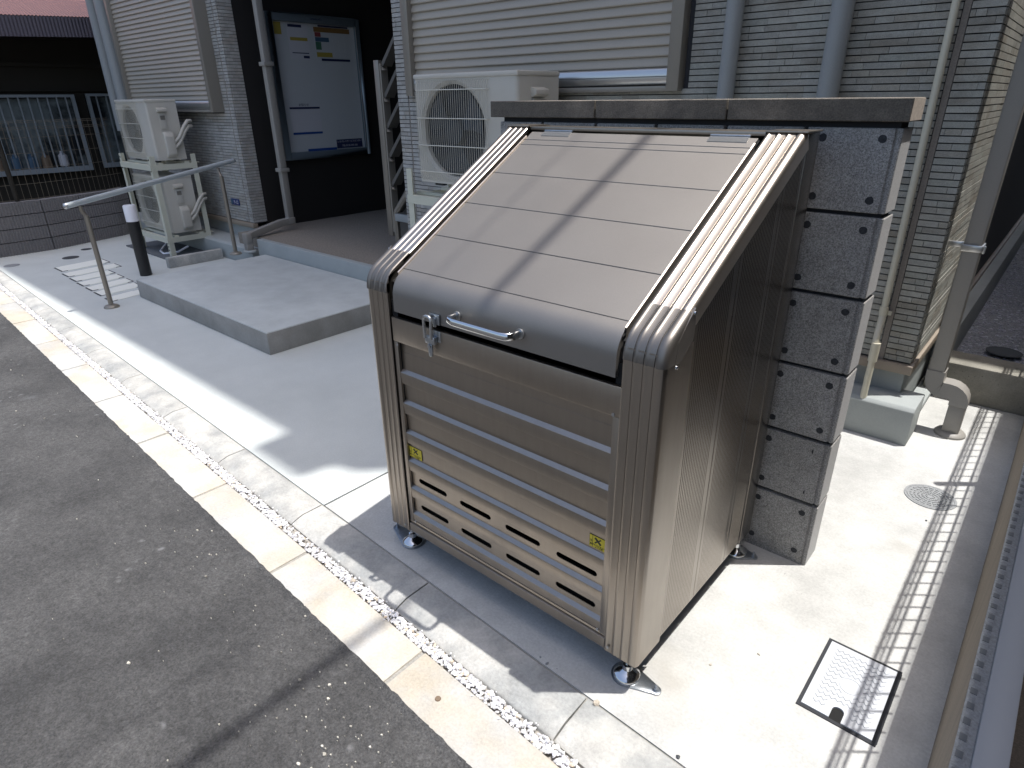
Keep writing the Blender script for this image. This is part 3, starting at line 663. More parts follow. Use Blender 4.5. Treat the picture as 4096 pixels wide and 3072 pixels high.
# ---- handrail, bollard
t = thing('handrail', (-3.58, .9, 0), 'sloping grey handrail on two bronze posts beside the concrete step', 'handrail')
a_, b_ = Vector((-3.405, .265, .683)), Vector((-3.845, 1.60, .835))
obj('rail', G().tube([a_, b_], .0175, 16), M['ring'], t, smooth=50)
dd = (b_ - a_).normalized()
for p, s_ in ((a_, -1), (b_, 1)): obj('end_cap', G().tube([p, p + dd * s_ * .012, p + dd * s_ * .02], [.019, .018, .008], 16), M['steel'], t, smooth=50)
for fx, fy, fz, tx, ty, tz in ((-3.425, .362, 0, -3.43, .345, .672), (-3.735, 1.43, .130, -3.785, 1.44, .798)):
    ps = obj('post', G().tube([(fx, fy, fz + .005), (fx, fy, tz - .06)], .0155, 14).tube([(fx, fy, tz - .065), (tx, ty, tz - .03), (tx, ty, tz)], .011, 10), M['post'], t, smooth=50)
    obj('base_cap', G().lathe([(.047, 0), (.047, .007), (.038, .016), (.018, .022)], (fx, fy, fz), 28), M['blackpost'] if 0 else M['frame'], t, smooth=50)
t = thing('bollard', (-4.19, .872, 0), 'black bollard with a white top standing behind the handrail', 'bollard')
obj('post', G().lathe([(.044, 0), (.044, .425)], (-4.17, .872, 0), 28), M['blackpost'], t, smooth=50)
obj('white_head', G().lathe([(.045, .426), (.045, .54), (.040, .548)], (-4.17, .872, 0), 28), M['white'], t, smooth=50)

# ---- flush covers on the pavement
gr = [((-5.05, .46), (-4.86, .46), (-4.93, .85), (-5.12, .85))]
px = [(-5.045, -4.83, .465, .855), (-4.755, -4.585, .44, .86), (-4.54, -4.375, .43, .74), (-4.335, -4.175, .42, .735), (-4.13, -3.975, .415, .73), (-3.935, -3.775, .41, .72), (-3.70, -3.56, .405, .66)]
nm = ['farthest from the step', 'second from the far end', 'third from the far end', 'fourth of seven', 'third from the step', 'second from the step', 'nearest the step']
for (x0, x1, y0, y1), k in zip(px, nm):
    x0, x1 = x0 + .012, x1 - .016
    t = thing('flush_paver', ((x0 + x1) / 2, (y0 + y1) / 2, 0), 'narrow pale flush paver with a dark outline, ' + k, 'paver', 'row of seven pale pavers set in the pavement')
    sh = -.055; P_ = lambda x, y, s_=0: (x + sh * (y - y0) / (y1 - y0), y)
    obj('dark_joint', G().prism([P_(x0 - .01, y0), P_(x1 + .01, y0), P_(x1 + .01, y1), P_(x0 - .01, y1)], 'z', -.02, .0012), M['joint'], t)
    obj('slab', G().prism([P_(x0, y0 + .012), P_(x1, y0 + .012), P_(x1, y1 - .012), P_(x0, y1 - .012)], 'z', -.02, .0035).prism([P_(x0 - .012, y0 + .05), P_(x1 + .012, y0 + .05), P_(x1 + .012, y1 - .05), P_(x0 - .012, y1 - .05)], 'z', -.02, .0025), M['paver'], t)
def lid(x, y, r, label, m_, z=0., rings=False):
    t = thing('manhole_cover', (x, y, z), label, 'manhole cover')
    obj('ring_frame', G().lathe([(r, z), (r, z + .003), (r * .9, z + .003), (r * .9, z + .001)], (x, y, 0), 40), M['iron'] if rings else M[m_], t, smooth=30)
    q = G().lathe([(r * .885, z + .0012), (r * .885, z + .003)], (x, y, 0), 40)
    if rings:
        for rr in (.75, .6, .45, .3, .15):
            N = 20
            for k in range(N if rr > .2 else 8):
                a0 = 2 * math.pi * k / (N if rr > .2 else 8); a1 = a0 + 2 * math.pi / (N if rr > .2 else 8) * .7
                pts = [(x + r * q_ * math.cos(a__), y + r * q_ * math.sin(a__)) for q_, a__ in ((rr - .035, a0), (rr + .035, a0), (rr + .035, a1), (rr - .035, a1))]
                q.prism(pts, 'z', z + .003, z + .0052)
    obj('lid', q, M[m_], t)
lid(-5.375, .69, .066, 'dark round drain lid beside the row of pavers', 'irondark'); lid(-5.435, .262, .058, 'grey round drain lid at the left picture edge near the kerb', 'iron'); lid(-5.66, .905, .045, 'small dark round lid farthest back near the ribbed wall', 'irondark')
lid(1.222, 1.345, .078, 'round cast iron manhole cover on the right pavement, half in the fence shadow', 'iron', rings=True)
lid(1.26, 2.80, .075, 'dark round lid on the gravel behind the concrete beam', 'irondark', z=.103)
# steel checker cover
t = thing('access_cover', (1.235, .345, 0), 'square pale steel access cover with diamond tread and a finger notch', 'access cover')
x0, x1, y0, y1 = 1.155, 1.316, .222, .467
q = G(); 
for a, b, c, d in ((x0 - .002, x1 + .002, y0 - .002, y0 + .006), (x0 - .002, x1 + .002, y1 - .006, y1 + .002), (x0 - .002, x0 + .006, y0 + .006, y1 - .006), (x1 - .006, x1 + .003, y0 + .006, y1 - .006)): q.box(a, b, c, d, -.01, .0028)
obj('edge_frame', q, M['joint'], t)
obj('pit', G().box(x0 + .006, x1 - .006, y0 + .006, y1 - .006, -.01, .0008), M['black'], t)
nx, nw = 1.233, .0125
out = [(x0 + .0065, y0 + .0065), (nx - nw, y0 + .0065)] + [(nx - nw * math.cos(a_), y0 + .033 + nw * math.sin(a_)) for a_ in [math.pi * i / 8 for i in range(9)]] + [(nx + nw, y0 + .0065), (x1 - .0075, y0 + .0065), (x1 - .0075, y1 - .0075), (x0 + .0065, y1 - .0075)]
obj('cover_plate', G().prism(out, 'z', .001, .0052), M['cover'], t)
q = G(); k = 0; s_ = .0165; rr_ = .0008
def diam(xx, yy): return x0 + .018 < xx < x1 - .018 and y0 + .02 < yy < y1 - .018 and not (abs(xx - nx) < .022 and yy < y0 + .055) and ((xx - 1.235) ** 2 + (yy - .343) ** 2 > .026 ** 2)
for i in range(12):
    for j in range(16):
        cx_, cy_ = x0 + .018 + i * s_ * .78, y0 + .02 + j * s_ * .93
        for sx in (1, -1):
            e0, e1 = (cx_, cy_ - s_ * .46), (cx_ + sx * s_ * .39, cy_)
            if diam(*e0) and diam(*e1):
                dx, dy = e1[0] - e0[0], e1[1] - e0[1]; L_ = math.hypot(dx, dy); nx_, ny_ = -dy / L_ * rr_, dx / L_ * rr_
                q.prism([(e0[0] - nx_, e0[1] - ny_), (e1[0] - nx_, e1[1] - ny_), (e1[0] + nx_, e1[1] + ny_), (e0[0] + nx_, e0[1] + ny_)], 'z', .0052, .0068)
N = 28
for i in range(N):
    a0, a1 = 2 * math.pi * i / N, 2 * math.pi * (i + 1) / N
    q.prism([(1.235 + r_ * math.cos(a__), .343 + r_ * 1.05 * math.sin(a__)) for r_, a__ in ((.0215, a0), (.0228, a0), (.0228, a1), (.0215, a1))], 'z', .0052, .0062)
obj('tread_pattern', q, M['cover_line'], t, kind='stuff')

# ================================================================= BLOCK WALL BEHIND THE BIN
t = thing('block_wall', (.41, .755, 0), 'short speckled grey block wall with a brown coping right behind the bin', 'wall')
obj('core', G().box(-.155, 1.004, .722, .790, 0, 1.2072), M['joint'], t)
XE = [-.161, .015, .214, .412, .611, .809, 1.013]
HD = [-.0045, -.0035]
for r in range(6):
    for c in range(6):
        x0, x1 = XE[c] + (.0045 if c else 0), XE[c + 1] - (.0045 if c < 5 else 0); z0, z1 = .007 + .2 * r + (.0045 if r else -.02), .007 + .2 * (r + 1) - (.0055 if r < 5 else .013)
        q = G()
        if c == 5:
            dq = R_.uniform(-.0008, .0008); q.prism([(x0, .708), (x1 - .0145, .708 + dq), (x1 - .0138, .7140), (x1 - .0102, .7140), (x1 - .0095, .7085), (x1, .711), (x1, .803), (x0, .803)], 'z', z0, z1)
        else: q.box(x0, x1, .708, .803, z0, z1)
        q = bevel(q, .0022, 1)
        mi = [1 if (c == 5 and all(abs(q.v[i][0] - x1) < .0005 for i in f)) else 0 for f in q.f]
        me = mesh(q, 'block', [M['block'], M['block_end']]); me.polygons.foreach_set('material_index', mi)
        b = link('block', me, t)
        if c >= 4 or r == 5:
            for hx in (XE[c] + .0405, XE[c + 1] - .037):
                for hz in (.007 + .2 * r + .033, .007 + .2 * (r + 1) - .035):
                    ph = G(); NN = 14; vs = [(hx + .0092 * R_.uniform(.9, 1.08) * math.cos(2 * math.pi * i / NN), hz + .0092 * R_.uniform(.9, 1.08) * math.sin(2 * math.pi * i / NN)) for i in range(NN)]
                    ph.prism(vs, 'y', .7074, .7095); obj('plug_hole', ph, M['hole'], b)
for x0, x1 in ((-.193, .2150), (.2195, .6120), (.6165, 1.0225)):
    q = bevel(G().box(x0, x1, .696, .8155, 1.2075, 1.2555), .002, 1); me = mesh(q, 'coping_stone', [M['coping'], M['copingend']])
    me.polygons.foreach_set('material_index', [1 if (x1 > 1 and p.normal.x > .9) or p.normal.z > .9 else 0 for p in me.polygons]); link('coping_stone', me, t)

# ================================================================= GARBAGE BIN
W, D, Z0 = .862, .652, .084
ZP, YT, ZT = .822, .562, 1.187
SL = .5895; th = math.atan(SL); ny, nz = -math.sin(th), math.cos(th)     # slope direction (cos,sin) normal (ny,nz)
B = thing('garbage_bin', (.431, .326, 0), 'large bronze aluminium garbage bin with a sloping lid, standing against the block wall', 'garbage bin')
PWL, PWR = .083, .087
def ribprof(w_, right=True):
    # returns list of (u,h): u from inner edge (0) to outer edge (w_), h outward height
    pr_ = [(0, -.010), (0, 0)]; p = (w_ - .012) / 3.45
    for k in range(3):
        for a_, h_ in ((.03, .0006), (.10, .0016), (.18, .0022), (.26, .0022), (.36, .0012), (.44, .0006), (.93, .0006), (.94, -.0014), (.985, -.0014), (1., .0004)):
            pr_.append(((k + a_) * p, h_))
    u0 = 3 * p; r = w_ - u0
    pr_ += [(u0 + r * .1, .0016), (u0 + r * .25, .0026)]
    for i in range(7): a_ = i / 6 * math.pi / 2; pr_.append((w_ - .014 + .014 * math.sin(a_), .0028 - .014 + .014 * math.cos(a_)))
    pr_.append((w_, -.038))
    return pr_
def placeprof(pr_, right, scale=0.):
    w_ = PWR if right else PWL
    out_ = []
    for u, h in pr_:
        if right: x = W - w_ + u
        else: x = w_ - u
        out_.append((x + (scale if right else -scale) * (u / w_), h + scale))
    return out_
for right in (True, False):
    w_ = PWR if right else PWL; pr_ = placeprof(ribprof(w_), right)
    # vertical post
    q = G().grid([[(x, -(h * .5 if h > -.003 else h), z) for x, h in pr_] for z in (Z0, ZP + .02)]); xo = W if right else 0; xi = W - w_ if right else w_
    q.grid([[(xo, .038, Z0), (xo, .106, Z0)], [(xo, .038, ZP + .02), (xo, .106, ZP + .02)]])
    q.quad(*[(x, -h, Z0) for x, h in pr_])
    q.quad((xi, .10, Z0), (xi, .008, Z0), (xi, .008, .86), (xi, .10, .90))
    pst = obj('front_post', q, M['bronze'], B, smooth=35)
    for sx in (xi + (.012 if right else -.012), ): obj('rivet', G().lathe([(.0035, -.002), (.0035, 0)], (sx, -.0035, Z0 + .018), 10, 'y'), M['steel'], pst)
    # sloped rail
    def sp(s_): return (.02 + s_ * math.cos(th), ZT - (YT - .02) * SL + s_ * math.sin(th))
    q = G(); Ls = (YT - .02) / math.cos(th); rws = []
    for s_ in (.045, Ls):
        y, z = sp(s_); rws.append([(x, y + ny * h, z + nz * h) for x, h in pr_])
    q.grid(rws); q.quad(*rws[1]); obj('sloped_rail', q, M['binrail'], B, smooth=35)
    # corner cap swept round the front edge
    pc = placeprof(ribprof(w_), right, .0028); q = G(); rws = []
    R0 = .062; yc, zc = None, None
    # circle tangent to y=0 and the slope line, on the surface line
    zl = lambda y: ZT - (YT - y) * SL
    a2 = math.pi / 2 - th   # turn angle between vertical-up and slope dir
    Tn = R0 * math.tan(a2 / 2); zi = zl(0); c_y, c_z = R0, zi - Tn
    path = [(0, .818, -1., 0.), (0, c_z - .001, -1., 0.)]
    for i in range(1, 9):
        aa = a2 * i / 8; path.append((c_y - R0 * math.cos(aa), c_z + R0 * math.sin(aa), -math.cos(aa), math.sin(aa)))
    path.append((.082, zl(.082), ny, nz))
    for y, z, nyy, nzz in path: rws.append([(x, y + nyy * h, z + nzz * h) for x, h in pc])
    q.grid(rws); q.quad(*rws[0]); q.quad(*rws[-1])
    xo = (W + .0032) if right else -.0032
    q.prism([(.030, .8175), (.052, .8155), (.094, .846), (.098, .873), (.092, .912), (.06, .885), (.036, .86)], 'x', min(xo, xo + (-.004 if right else .004)), max(xo, xo + (-.004 if right else .004)))
    cp = obj('corner_cap', q, M['bronze_cap'], B, smooth=35)
    for y, z in ((.089, .903), (.035, .812)): obj('screw', G().lathe([(.0042, 0), (.0038, .0025), (.001, .003)], (xo if right else xo - .003, y, z), 12, 'x'), M['chrome'], cp, smooth=40)
# fluted side panels (both sides)
def ztop(y): return min(ZT - (YT - y) * SL - .028, ZT - .004)
for right in (True, False):
    X0 = W - .0025 if right else .0025; sg = 1 if right else -1
    for y0, y1 in ((.107, .282), (.284, .465), (.467, .574)):
        q = G(); ys = []; y = y0
        flut = y0 > .1
        ys.append((y0, -.0007)); ys.append((y0 + .0008, 0)); y = y0 + .016
        while y < y1 - .02:
            ys += [(y, 0), (y + .0008, -.0006), (y + .0022, -.0006), (y + .003, 0)]; y += .0088
        ys += [(y1 - .0008, 0), (y1, -.0007)]
        q.grid([[(X0 + sg * h, y, Z0 + .006) for y, h in ys], [(X0 + sg * h, y, ztop(y)) for y, h in ys]])
        obj('side_panel', q, M['bronze_side'], B)
    q = G().box(min(X0, X0 - sg * .02), max(X0, X0 - sg * .02), .5765, D, Z0 - .002, ZT); obj('rear_post', q, M['bronze_side'], B, bev=.002)
    q = G().box(min(X0 - sg * .006, X0 - sg * .008), max(X0 - sg * .006, X0 - sg * .008), .03, .6, Z0, .84); obj('inner_wall', q, M['black'], B)
obj('rear_panel', G().box(.02, W - .02, D - .012, D - .004, Z0, ZT - .004), M['bronze'], B)
obj('floor_panel', G().box(.02, W - .02, .02, D - .02, Z0 + .004, Z0 + .010), M['black'], B)
obj('top_cap', G().box(-.002, PWL + .004, .555, D + .003, ZT + .0005, ZT + .004).box(W - PWR - .004, W + .002, .555, D + .003, ZT + .0005, ZT + .004).box(PWL + .005, W - PWR - .005, .562, D + .002, ZT - .008, ZT + .001), M['bronze'], B, bev=.001)
# lid
LX0, LX1 = .099, .7575; LO = .008
ld = bpy.data.objects.new('lid', None)
zs_ = lambda y: ZT - (YT - y) * SL - LO / math.cos(th)
def lidpt(y, off=0.): return (y - ny * -off * 1., 0)
R0 = .066; a2 = math.pi / 2 - th; yl = .004
zi = zs_(yl); Tn = R0 * math.tan(a2 / 2); c_y, c_z = yl + R0, zi - Tn
prof = [(yl + .012, .772), (yl, .772), (yl, .80), (yl, c_z)]
for i in range(1, 13):
    aa = a2 * i / 12; prof.append((c_y - R0 * math.cos(aa), c_z + R0 * math.sin(aa)))
ye = .046; prof += [(ye, zs_(ye)), (ye + .0006, zs_(ye) - .004)]
q = G().grid([[(x, y, z) for y, z in prof] for x in (LX0, LX1)])
for x in (LX0, LX1): q.quad(*[(x, y, z) for y, z in prof], (x, ye, .80))
lid_front = obj('lid_front', q, M['bronze_lid'], B, smooth=35, label='rolled front edge of the lid')
for hx in (.144, .642):
    hg = obj('hinge', G().prism([(y, ZT - (YT - y) * SL - LO / math.cos(th) + dz) for y, dz in ((.540, .0006), (.5565, .0006), (.5565, .0022), (.540, .0022))], 'x', hx, hx + .096), M['alu'], B)
    obj('hinge_pin', G().tube([(hx, .5590, ZT - .0085), (hx + .096, .5590, ZT - .0085)], .0026, 10), M['zinc'], hg, smooth=50)
for y0, y1 in ((.0478, .1595), (.1613, .2755), (.2773, .3900), (.3918, .5035), (.5053, .5235), (.5253, .557)):
    q = G(); p4 = []
    for y, dz in ((y0, -.004), (y0 + .0004, 0), (y1 - .0004, 0), (y1, -.004)): p4.append((y, zs_(y) + dz))
    q.grid([[(x, y, z) for y, z in p4] for x in (LX0, LX1)])
    obj('lid_panel', q, M['bronze_lid'], B)
for x in (LX0 - .0035, LX1 + .0005):
    q = G().grid([[(x + dx, y, zs_(y) + dz) for dx, dz in ((0, -.02), (0, .0055), (.0032, .0045), (.0032, -.02))] for y in (.028, .533)])
    obj('lid_edge_trim', q, M['binrail'], B)
obj('lid_underside', G().grid([[(x, y, zs_(y) - .006) for y in (.02, .56)] for x in (LX0 - .003, LX1 + .003)]), M['black'], B)
for xa, xb in ((PWL - .002, LX0 - .004), (LX1 + .0035, W - PWR + .002)): obj('side_channel', G().grid([[(x, y, zs_(y) - .014) for y in (.02, .56)] for x in (xa, xb)]), M['black'], B)
obj('front_channel', G().box(PWL + .001, LX0 + .006, .010, .012, .1, .80), M['black'], B); obj('front_channel', G().box(LX1 - .004, W - PWR - .001, .014, .016, .70, .80), M['black'], B)
# front panel
FX0, FX1 = .0895, .775
top = obj('front_top_rail', G().box(FX0, FX1, .0005, .014, .692, .757), M['bronze'], B, bev=.0012)
obj('front_stile', G().box(FX0, .104, .002, .014, .124, .6905), M['bronze'], B, bev=.001)
obj('front_stile', G().box(.7585, FX1, .002, .014, .124, .6905), M['bronze'], B, bev=.001)
q = G().grid([[(x, y, z) for y, z in ((.012, .130), (.003, .1285), (.002, .123), (.006, .1215), (.006, .1185), (-.001, .1165), (-.001, .090), (.002, .0845), (.02, .0845))] for x in (FX0, FX1)])
obj('front_bottom_rail', q, M['bronze'], B, smooth=25)
ZL = [.690, .609, .519, .4275, .3375, .247, .158]; SX0, SX1 = .1035, .759
def stadium(x0, x1, zc, r):
    return [(x0 + r - r * math.sin(a_), zc + r * math.cos(a_)) for a_ in [math.pi * i / 8 for i in range(9)]] + [(x1 - r + r * math.sin(a_), zc - r * math.cos(a_)) for a_ in [math.pi * i / 8 for i in range(9)]]
slx = [(.134, .247), (.298, .4105), (.461, .573), (.6225, .738)]
for k in range(len(ZL)):
    zt_ = ZL[k]; zb_ = ZL[k + 1] if k < len(ZL) - 1 else .130
    q = G()
    if k == 0: pf = [(.012, zt_), (.0125, zt_ - .002), (.0125, zt_ - .0275), (.0118, zt_ - .028), (.012, zb_)]
    elif k == len(ZL) - 1: pf = [(.0125, zt_ + .005), (.003, zt_ - .0035), (.003, zt_ - .005), (.004, zb_)]
    else: pf = [(.0125, zt_ + .005), (.003, zt_ - .0035), (.0025, zt_ - .005), (.0045, zt_ - .035), (.0052, zt_ - .036), (.0105, zt_ - .0385)]
    q.grid([[(x, y, z) for y, z in pf] for x in (SX0, SX1)])
    if 0 < k < len(ZL) - 1:
        z1_, z0_ = zt_ - .0385, zb_
        if k in (4, 5):
            hs = [stadium(a_, b_, zt_ - .0610, .0078) for a_, b_ in slx]
            q.holed([(SX0, z0_), (SX1, z0_), (SX1, z1_), (SX0, z1_)], hs, lambda u, v: (u, .0105 + (z1_ - v) * .03, v))
            for h in hs:
                q.grid([[(u, .0105 + (z1_ - v) * .03, v) for u, v in h + h[:1]], [(u, .0135, v) for u, v in h + h[:1]]])
        else: q.grid([[(x, .0105, z1_), (x, .012, z0_)] for x in (SX0, SX1)])
    sl_ = obj('front_slat', q, M['bronze'], B, smooth=25)
obj('inner_front', G().box(.1, .76, .03, .032, .13, .255).box(.1, .76, .06, .062, .25, .70), M['black'], B)
for x, z in ((.1035, .683), (.7605, .695), (.112, .128), (.752, .1275)): obj('rivet', G().lathe([(.0036, -.0022), (.0042, 0)], (x, .0015 if z > .5 else .0035, z), 12, 'y'), M['steel'], B, smooth=40)
# stickers
for x0, x1, z0, z1, full in ((.1045, .1560, .3475, .3815, 0), (.7140, .7575, .3490, .3820, 1)):
    yy = .0098; st = obj('warning_sticker', G().box(x0, x1, yy, yy + .0006, z0, z1), M['ink'], B, label='yellow warning sticker with a black cross')
    obj('yellow_field', G().box(x0 + .0008, x1 - .0008, yy - .0004, yy - .0001, z0 + .0008, z1 - .0008), M['yellow'], st)
    cx_, cz_ = (x0 + x1) / 2 + .001, z1 - .0120
    q = G()
    for s_, wd in ((1, .0016), (-1, .0027)):
        dx, dz = .0078, .0070 * s_; L_ = math.hypot(dx, dz); ax, az = -dz / L_ * wd, dx / L_ * wd
        q.prism([(cx_ - dx - ax, cz_ - dz - az), (cx_ + dx - ax, cz_ + dz - az), (cx_ + dx + ax, cz_ + dz + az), (cx_ - dx + ax, cz_ - dz + az)], 'y', yy - .0008 - (.0002 if s_ > 0 else 0), yy - .0005)
    obj('cross_mark', q, M['ink'], st)
    obj('divider', G().box(x0 + .0085, x0 + .0092, yy - .0007, yy - .0004, z0 + .001, z1 - .001), M['ink'], st)
    text('lettering', '手をはさまない', .0052, ((x0 + x1) / 2 + .004, yy - .0007, z0 + .0085), (1, 0, 0), (0, 0, 1), M['ink'], st, .0001)
    text('lettering', 'よう注意', .0052, ((x0 + x1) / 2 + .004, yy - .0007, z0 + .0035), (1, 0, 0), (0, 0, 1), M['ink'], st, .0001)
    text('lettering', '注', .0068, (x0 + .0046, yy - .0007, z0 + .0165), (1, 0, 0), (0, 0, 1), M['ink'], st, .0001)
    text('lettering', '意', .0068, (x0 + .0046, yy - .0007, z0 + .0075), (1, 0, 0), (0, 0, 1), M['ink'], st, .0001)
# handle
pth = [(.331, .006, .808), (.331, -.018, .808), (.3335, -.028, .808), (.341, -.034, .808), (.356, -.036, .8075), (.495, -.036, .8075), (.510, -.034, .808), (.5175, -.028, .808), (.520, -.018, .808), (.520, .006, .808)]
hd = obj('lid_handle', G().tube(pth, .0092, 16, ry=.0056, up=(0, 0, 1)), M['chrome'], B, smooth=60)
for x in (.331, .520): obj('handle_boss', G().lathe([(.0115, 0), (.0115, .004)], (x, .0, .808), 18, 'y'), M['steel'], hd, smooth=40)
# latch
lt = obj('latch', G().box(.236, .272, -.0015, .0035, .772, .798), M['zinc'], B, bev=.0015)
q = G()
fr = [(.232, .737), (.231, .752), (.2305, .782), (.233, .790), (.240, .793), (.249, .793), (.2545, .789), (.256, .781), (.254, .752), (.2535, .737)]
q.tube([(x, -.013, z) for x, z in fr], .0040, 8); obj('draw_bail', q, M['steel'], lt, smooth=60)
obj('latch_body', G().box(.228, .262, -.012, -.001, .722, .742), M['zinc'], lt, bev=.003)
obj('latch_plate', G().box(.248, .272, -.0005, .002, .728, .756), M['zinc'], lt, bev=.002)
obj('latch_lever', G().prism([(.236, .722), (.252, .722), (.251, .700), (.248, .690), (.242, .688), (.238, .692)], 'y', -.011, -.006), M['zinc'], lt, bev=.0015)
obj('latch_pivot', G().lathe([(.0048, -.0145), (.0052, -.010)], (.243, 0, .717), 16, 'y'), M['steel'], lt, smooth=40)
obj('latch_hook', G().box(.252, .262, -.004, .001, .766, .790), M['zinc'], lt, bev=.002)
# feet
for cx_, cy_, ax, ay in ((.047, .037, -.045, .050), (.820, .038, .895, .043), (.833, .640, .883, .650), (.047, .640, -.03, .650)):
    ft = obj('foot', G().lathe([(.033, .0045), (.033, .008), (.030, .012), (.020, .018), (.012, .024), (.0105, .036), (.0055, .038), (.0055, Z0 + .02)], (cx_, cy_, 0), 28), M['chrome'], B, smooth=40)
    v = Vector((ax - cx_, ay - cy_)); L_ = v.length; v.normalize(); n_ = Vector((-v.y, v.x)); pts = []
    for i in range(13): a_ = math.pi / 2 + math.pi * i / 12; p = Vector((cx_, cy_)) + (v * math.cos(a_) + n_ * math.sin(a_)) * .037; pts.append((p.x, p.y))
    for i in range(9): a_ = -math.pi / 2 + math.pi * i / 8; p = Vector((ax, ay)) + (v * math.cos(a_) + n_ * math.sin(a_)) * .013; pts.append((p.x, p.y))
    obj('anchor_plate', G().prism(pts, 'z', .0012, .0045), M['zinc'], ft, bev=.0005)
    obj('lock_nut', G().lathe([(.0095, Z0 - .016), (.0095, Z0 - .006)], (cx_, cy_, 0), 6), M['zinc'], ft)
    obj('anchor_bolt', G().lathe([(.0085, .0045), (.0085, .0062), (.0062, .0063), (.0062, .0115), (.003, .0116), (.003, .019), (.0018, .020)], (ax, ay, 0), 12), M['zinc'], ft, smooth=40)

# ================================================================= RIGHT BOUNDARY
t = thing('boundary_wall', (1.44, .8, 0), 'low brown rendered wall along the right edge of the pavement', 'wall')
obj('wall_body', G().box(1.410, 1.476, -1.6, 2.28, -.1, .386), M['lowwall'], t)
obj('wall_body', G().box(1.410, 1.476, 2.45, 8, -.1, .386), M['lowwall'], t)
obj('wall_top', G().box(1.4105, 1.475, -1.6, 2.28, .3862, .3895), M['topwall'], t)
obj('top_rail', G().box(1.4335, 1.474, -1.6, 2.28, .3897, .3985), M['rail_l'], t, bev=.001)
q = mesh(G().box(0, .0095, 0, .0135, 0, .0012), 'dark_tooth', M['stack'])  # small dark piece, repeated in a row along the wall top
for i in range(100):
    o = link('dark_tooth', q, t); o.location = (1.4135, -1.2 + i * .0349, .3893)
t = thing('mesh_fence', (1.455, .8, .386), 'wire mesh fence whose grid shadow falls on the right pavement', 'fence')
for y in (-.42, 1.643, 3.7): obj('fence_post', G().tube([(1.455, y, .39), (1.455, y, 1.10)], .014, 12), M['wire'], t, smooth=50)
q = G()
for i in range(110): y = -1.8 + i * .0605; q.tube([(1.455, y, .632), (1.455, y, .915), (1.462, y, .935), (1.455, y, .955), (1.455, y, .985)], .0029, 5, caps=False)
obj('vertical_wires', q, M['wire'], t, kind='stuff')
for z, dx in ((.945, 0), (.928, .006), (.868, .006), (.845, 0), (.69, 0), (.972, 0)): obj('horizontal_wire', G().tube([(1.455 + dx, -1.8, z), (1.455 + dx, 4.9, z)], .0034 if z < .97 else .002, 6), M['wire'], t)
tag(obj('concrete_beam', G().box(1.02, 1.409, 2.288, 2.47, 0, .17), M['beam'], bev=.006), 'old concrete beam lying across the end of the right pavement', 'beam')
# neighbour house to the right rear (casts the shade on the passage)
t = thing('right_house', (3, 1, 0), 'dark neighbouring house along the right boundary, beyond the mesh fence', 'building')
obj('wall', G().box(2.35, 8, -2.2, 3.1, -.1, 3.95), M['neigh'], t); obj('roof', G().box(2.155, 8.2, -2.4, 3.2, 3.95, 4.0), M['roofd'], t)
t = thing('rear_house', (4, 6, 0), 'house beyond the gravel passage, outside the right picture edge, made pale to bounce light', 'building')
obj('wall', G().box(1.95, 8, 3.55, 12, -.1, 6.6), M['pad'], t); obj('roof', G().box(1.85, 8.2, 3.45, 12.1, 6.6, 6.7), M['roofd'], t)  # unseen wall coloured pale to bounce light into the shaded passage

# ================================================================= LEFT BOUNDARY AND NEIGHBOUR
t = thing('ribbed_block_wall', (-5.95, .7, 0), 'low dark ribbed block wall closing the left side of the pavement', 'wall')
LW = [(-5.83, -.42), (-5.885, .277), (-5.90, .72), (-6.12, 1.40), (-6.25, 1.58)]
for k in range(len(LW) - 1):
    (xa, ya), (xb, yb) = LW[k], LW[k + 1]; L_ = math.hypot(xb - xa, yb - ya); dx, dy = (xb - xa) / L_, (yb - ya) / L_; nx_, ny_ = dy, -dx
    nb = max(1, round(L_ / .36))
    for c in range(nb):
        for r in range(4):
            s0, s1 = L_ * c / nb + .001, L_ * (c + 1) / nb - .001; z0, z1 = .115 * r + (.0035 if r else 0), .115 * (r + 1) - .0035
            pts = []; nr = int((s1 - s0) / .024)
            for i in range(nr):
                a0 = s0 + (s1 - s0) * i / nr; a1 = s0 + (s1 - s0) * (i + .62) / nr
                for s_, h in ((a0, 0), (a0 + .003, .007), (a1 - .003, .007), (a1, 0)): pts.append((xa + dx * s_ + nx_ * h, ya + dy * s_ + ny_ * h))
            pts += [(xa + dx * s1 - nx_ * .09, ya + dy * s1 - ny_ * .09), (xa + dx * s0 - nx_ * .09, ya + dy * s0 - ny_ * .09)]
            obj('block', G().prism(pts, 'z', z0, z1), M['wallrib'], t)
t = thing('mesh_fence', (-5.98, .7, .46), 'dark wire mesh fence on the low ribbed wall at the left', 'fence')
q = G()
for k in range(len(LW) - 1):
    (xa, ya), (xb, yb) = LW[k], LW[k + 1]; L_ = math.hypot(xb - xa, yb - ya); nn_ = max(1, int(L_ / .05))
    for i in range(nn_): s_ = i / nn_; q.tube([(xa + (xb - xa) * s_ - .045, ya + (yb - ya) * s_, .46), (xa + (xb - xa) * s_ - .045, ya + (yb - ya) * s_, 1.13)], .0013, 3, caps=False)
obj('vertical_wires', q, M['wire'], t, kind='stuff')
for z in (.47, .60, .73, .86, .99, 1.06, 1.075, 1.115, 1.13): obj('horizontal_wire', G().tube([(x - .045, y, z) for x, y in LW], .0017, 4), M['wire'], t)
obj('fence_post', G().tube([(-5.94, .55, .46), (-5.94, .55, 1.12)], .02, 10), M['neigh'], t)

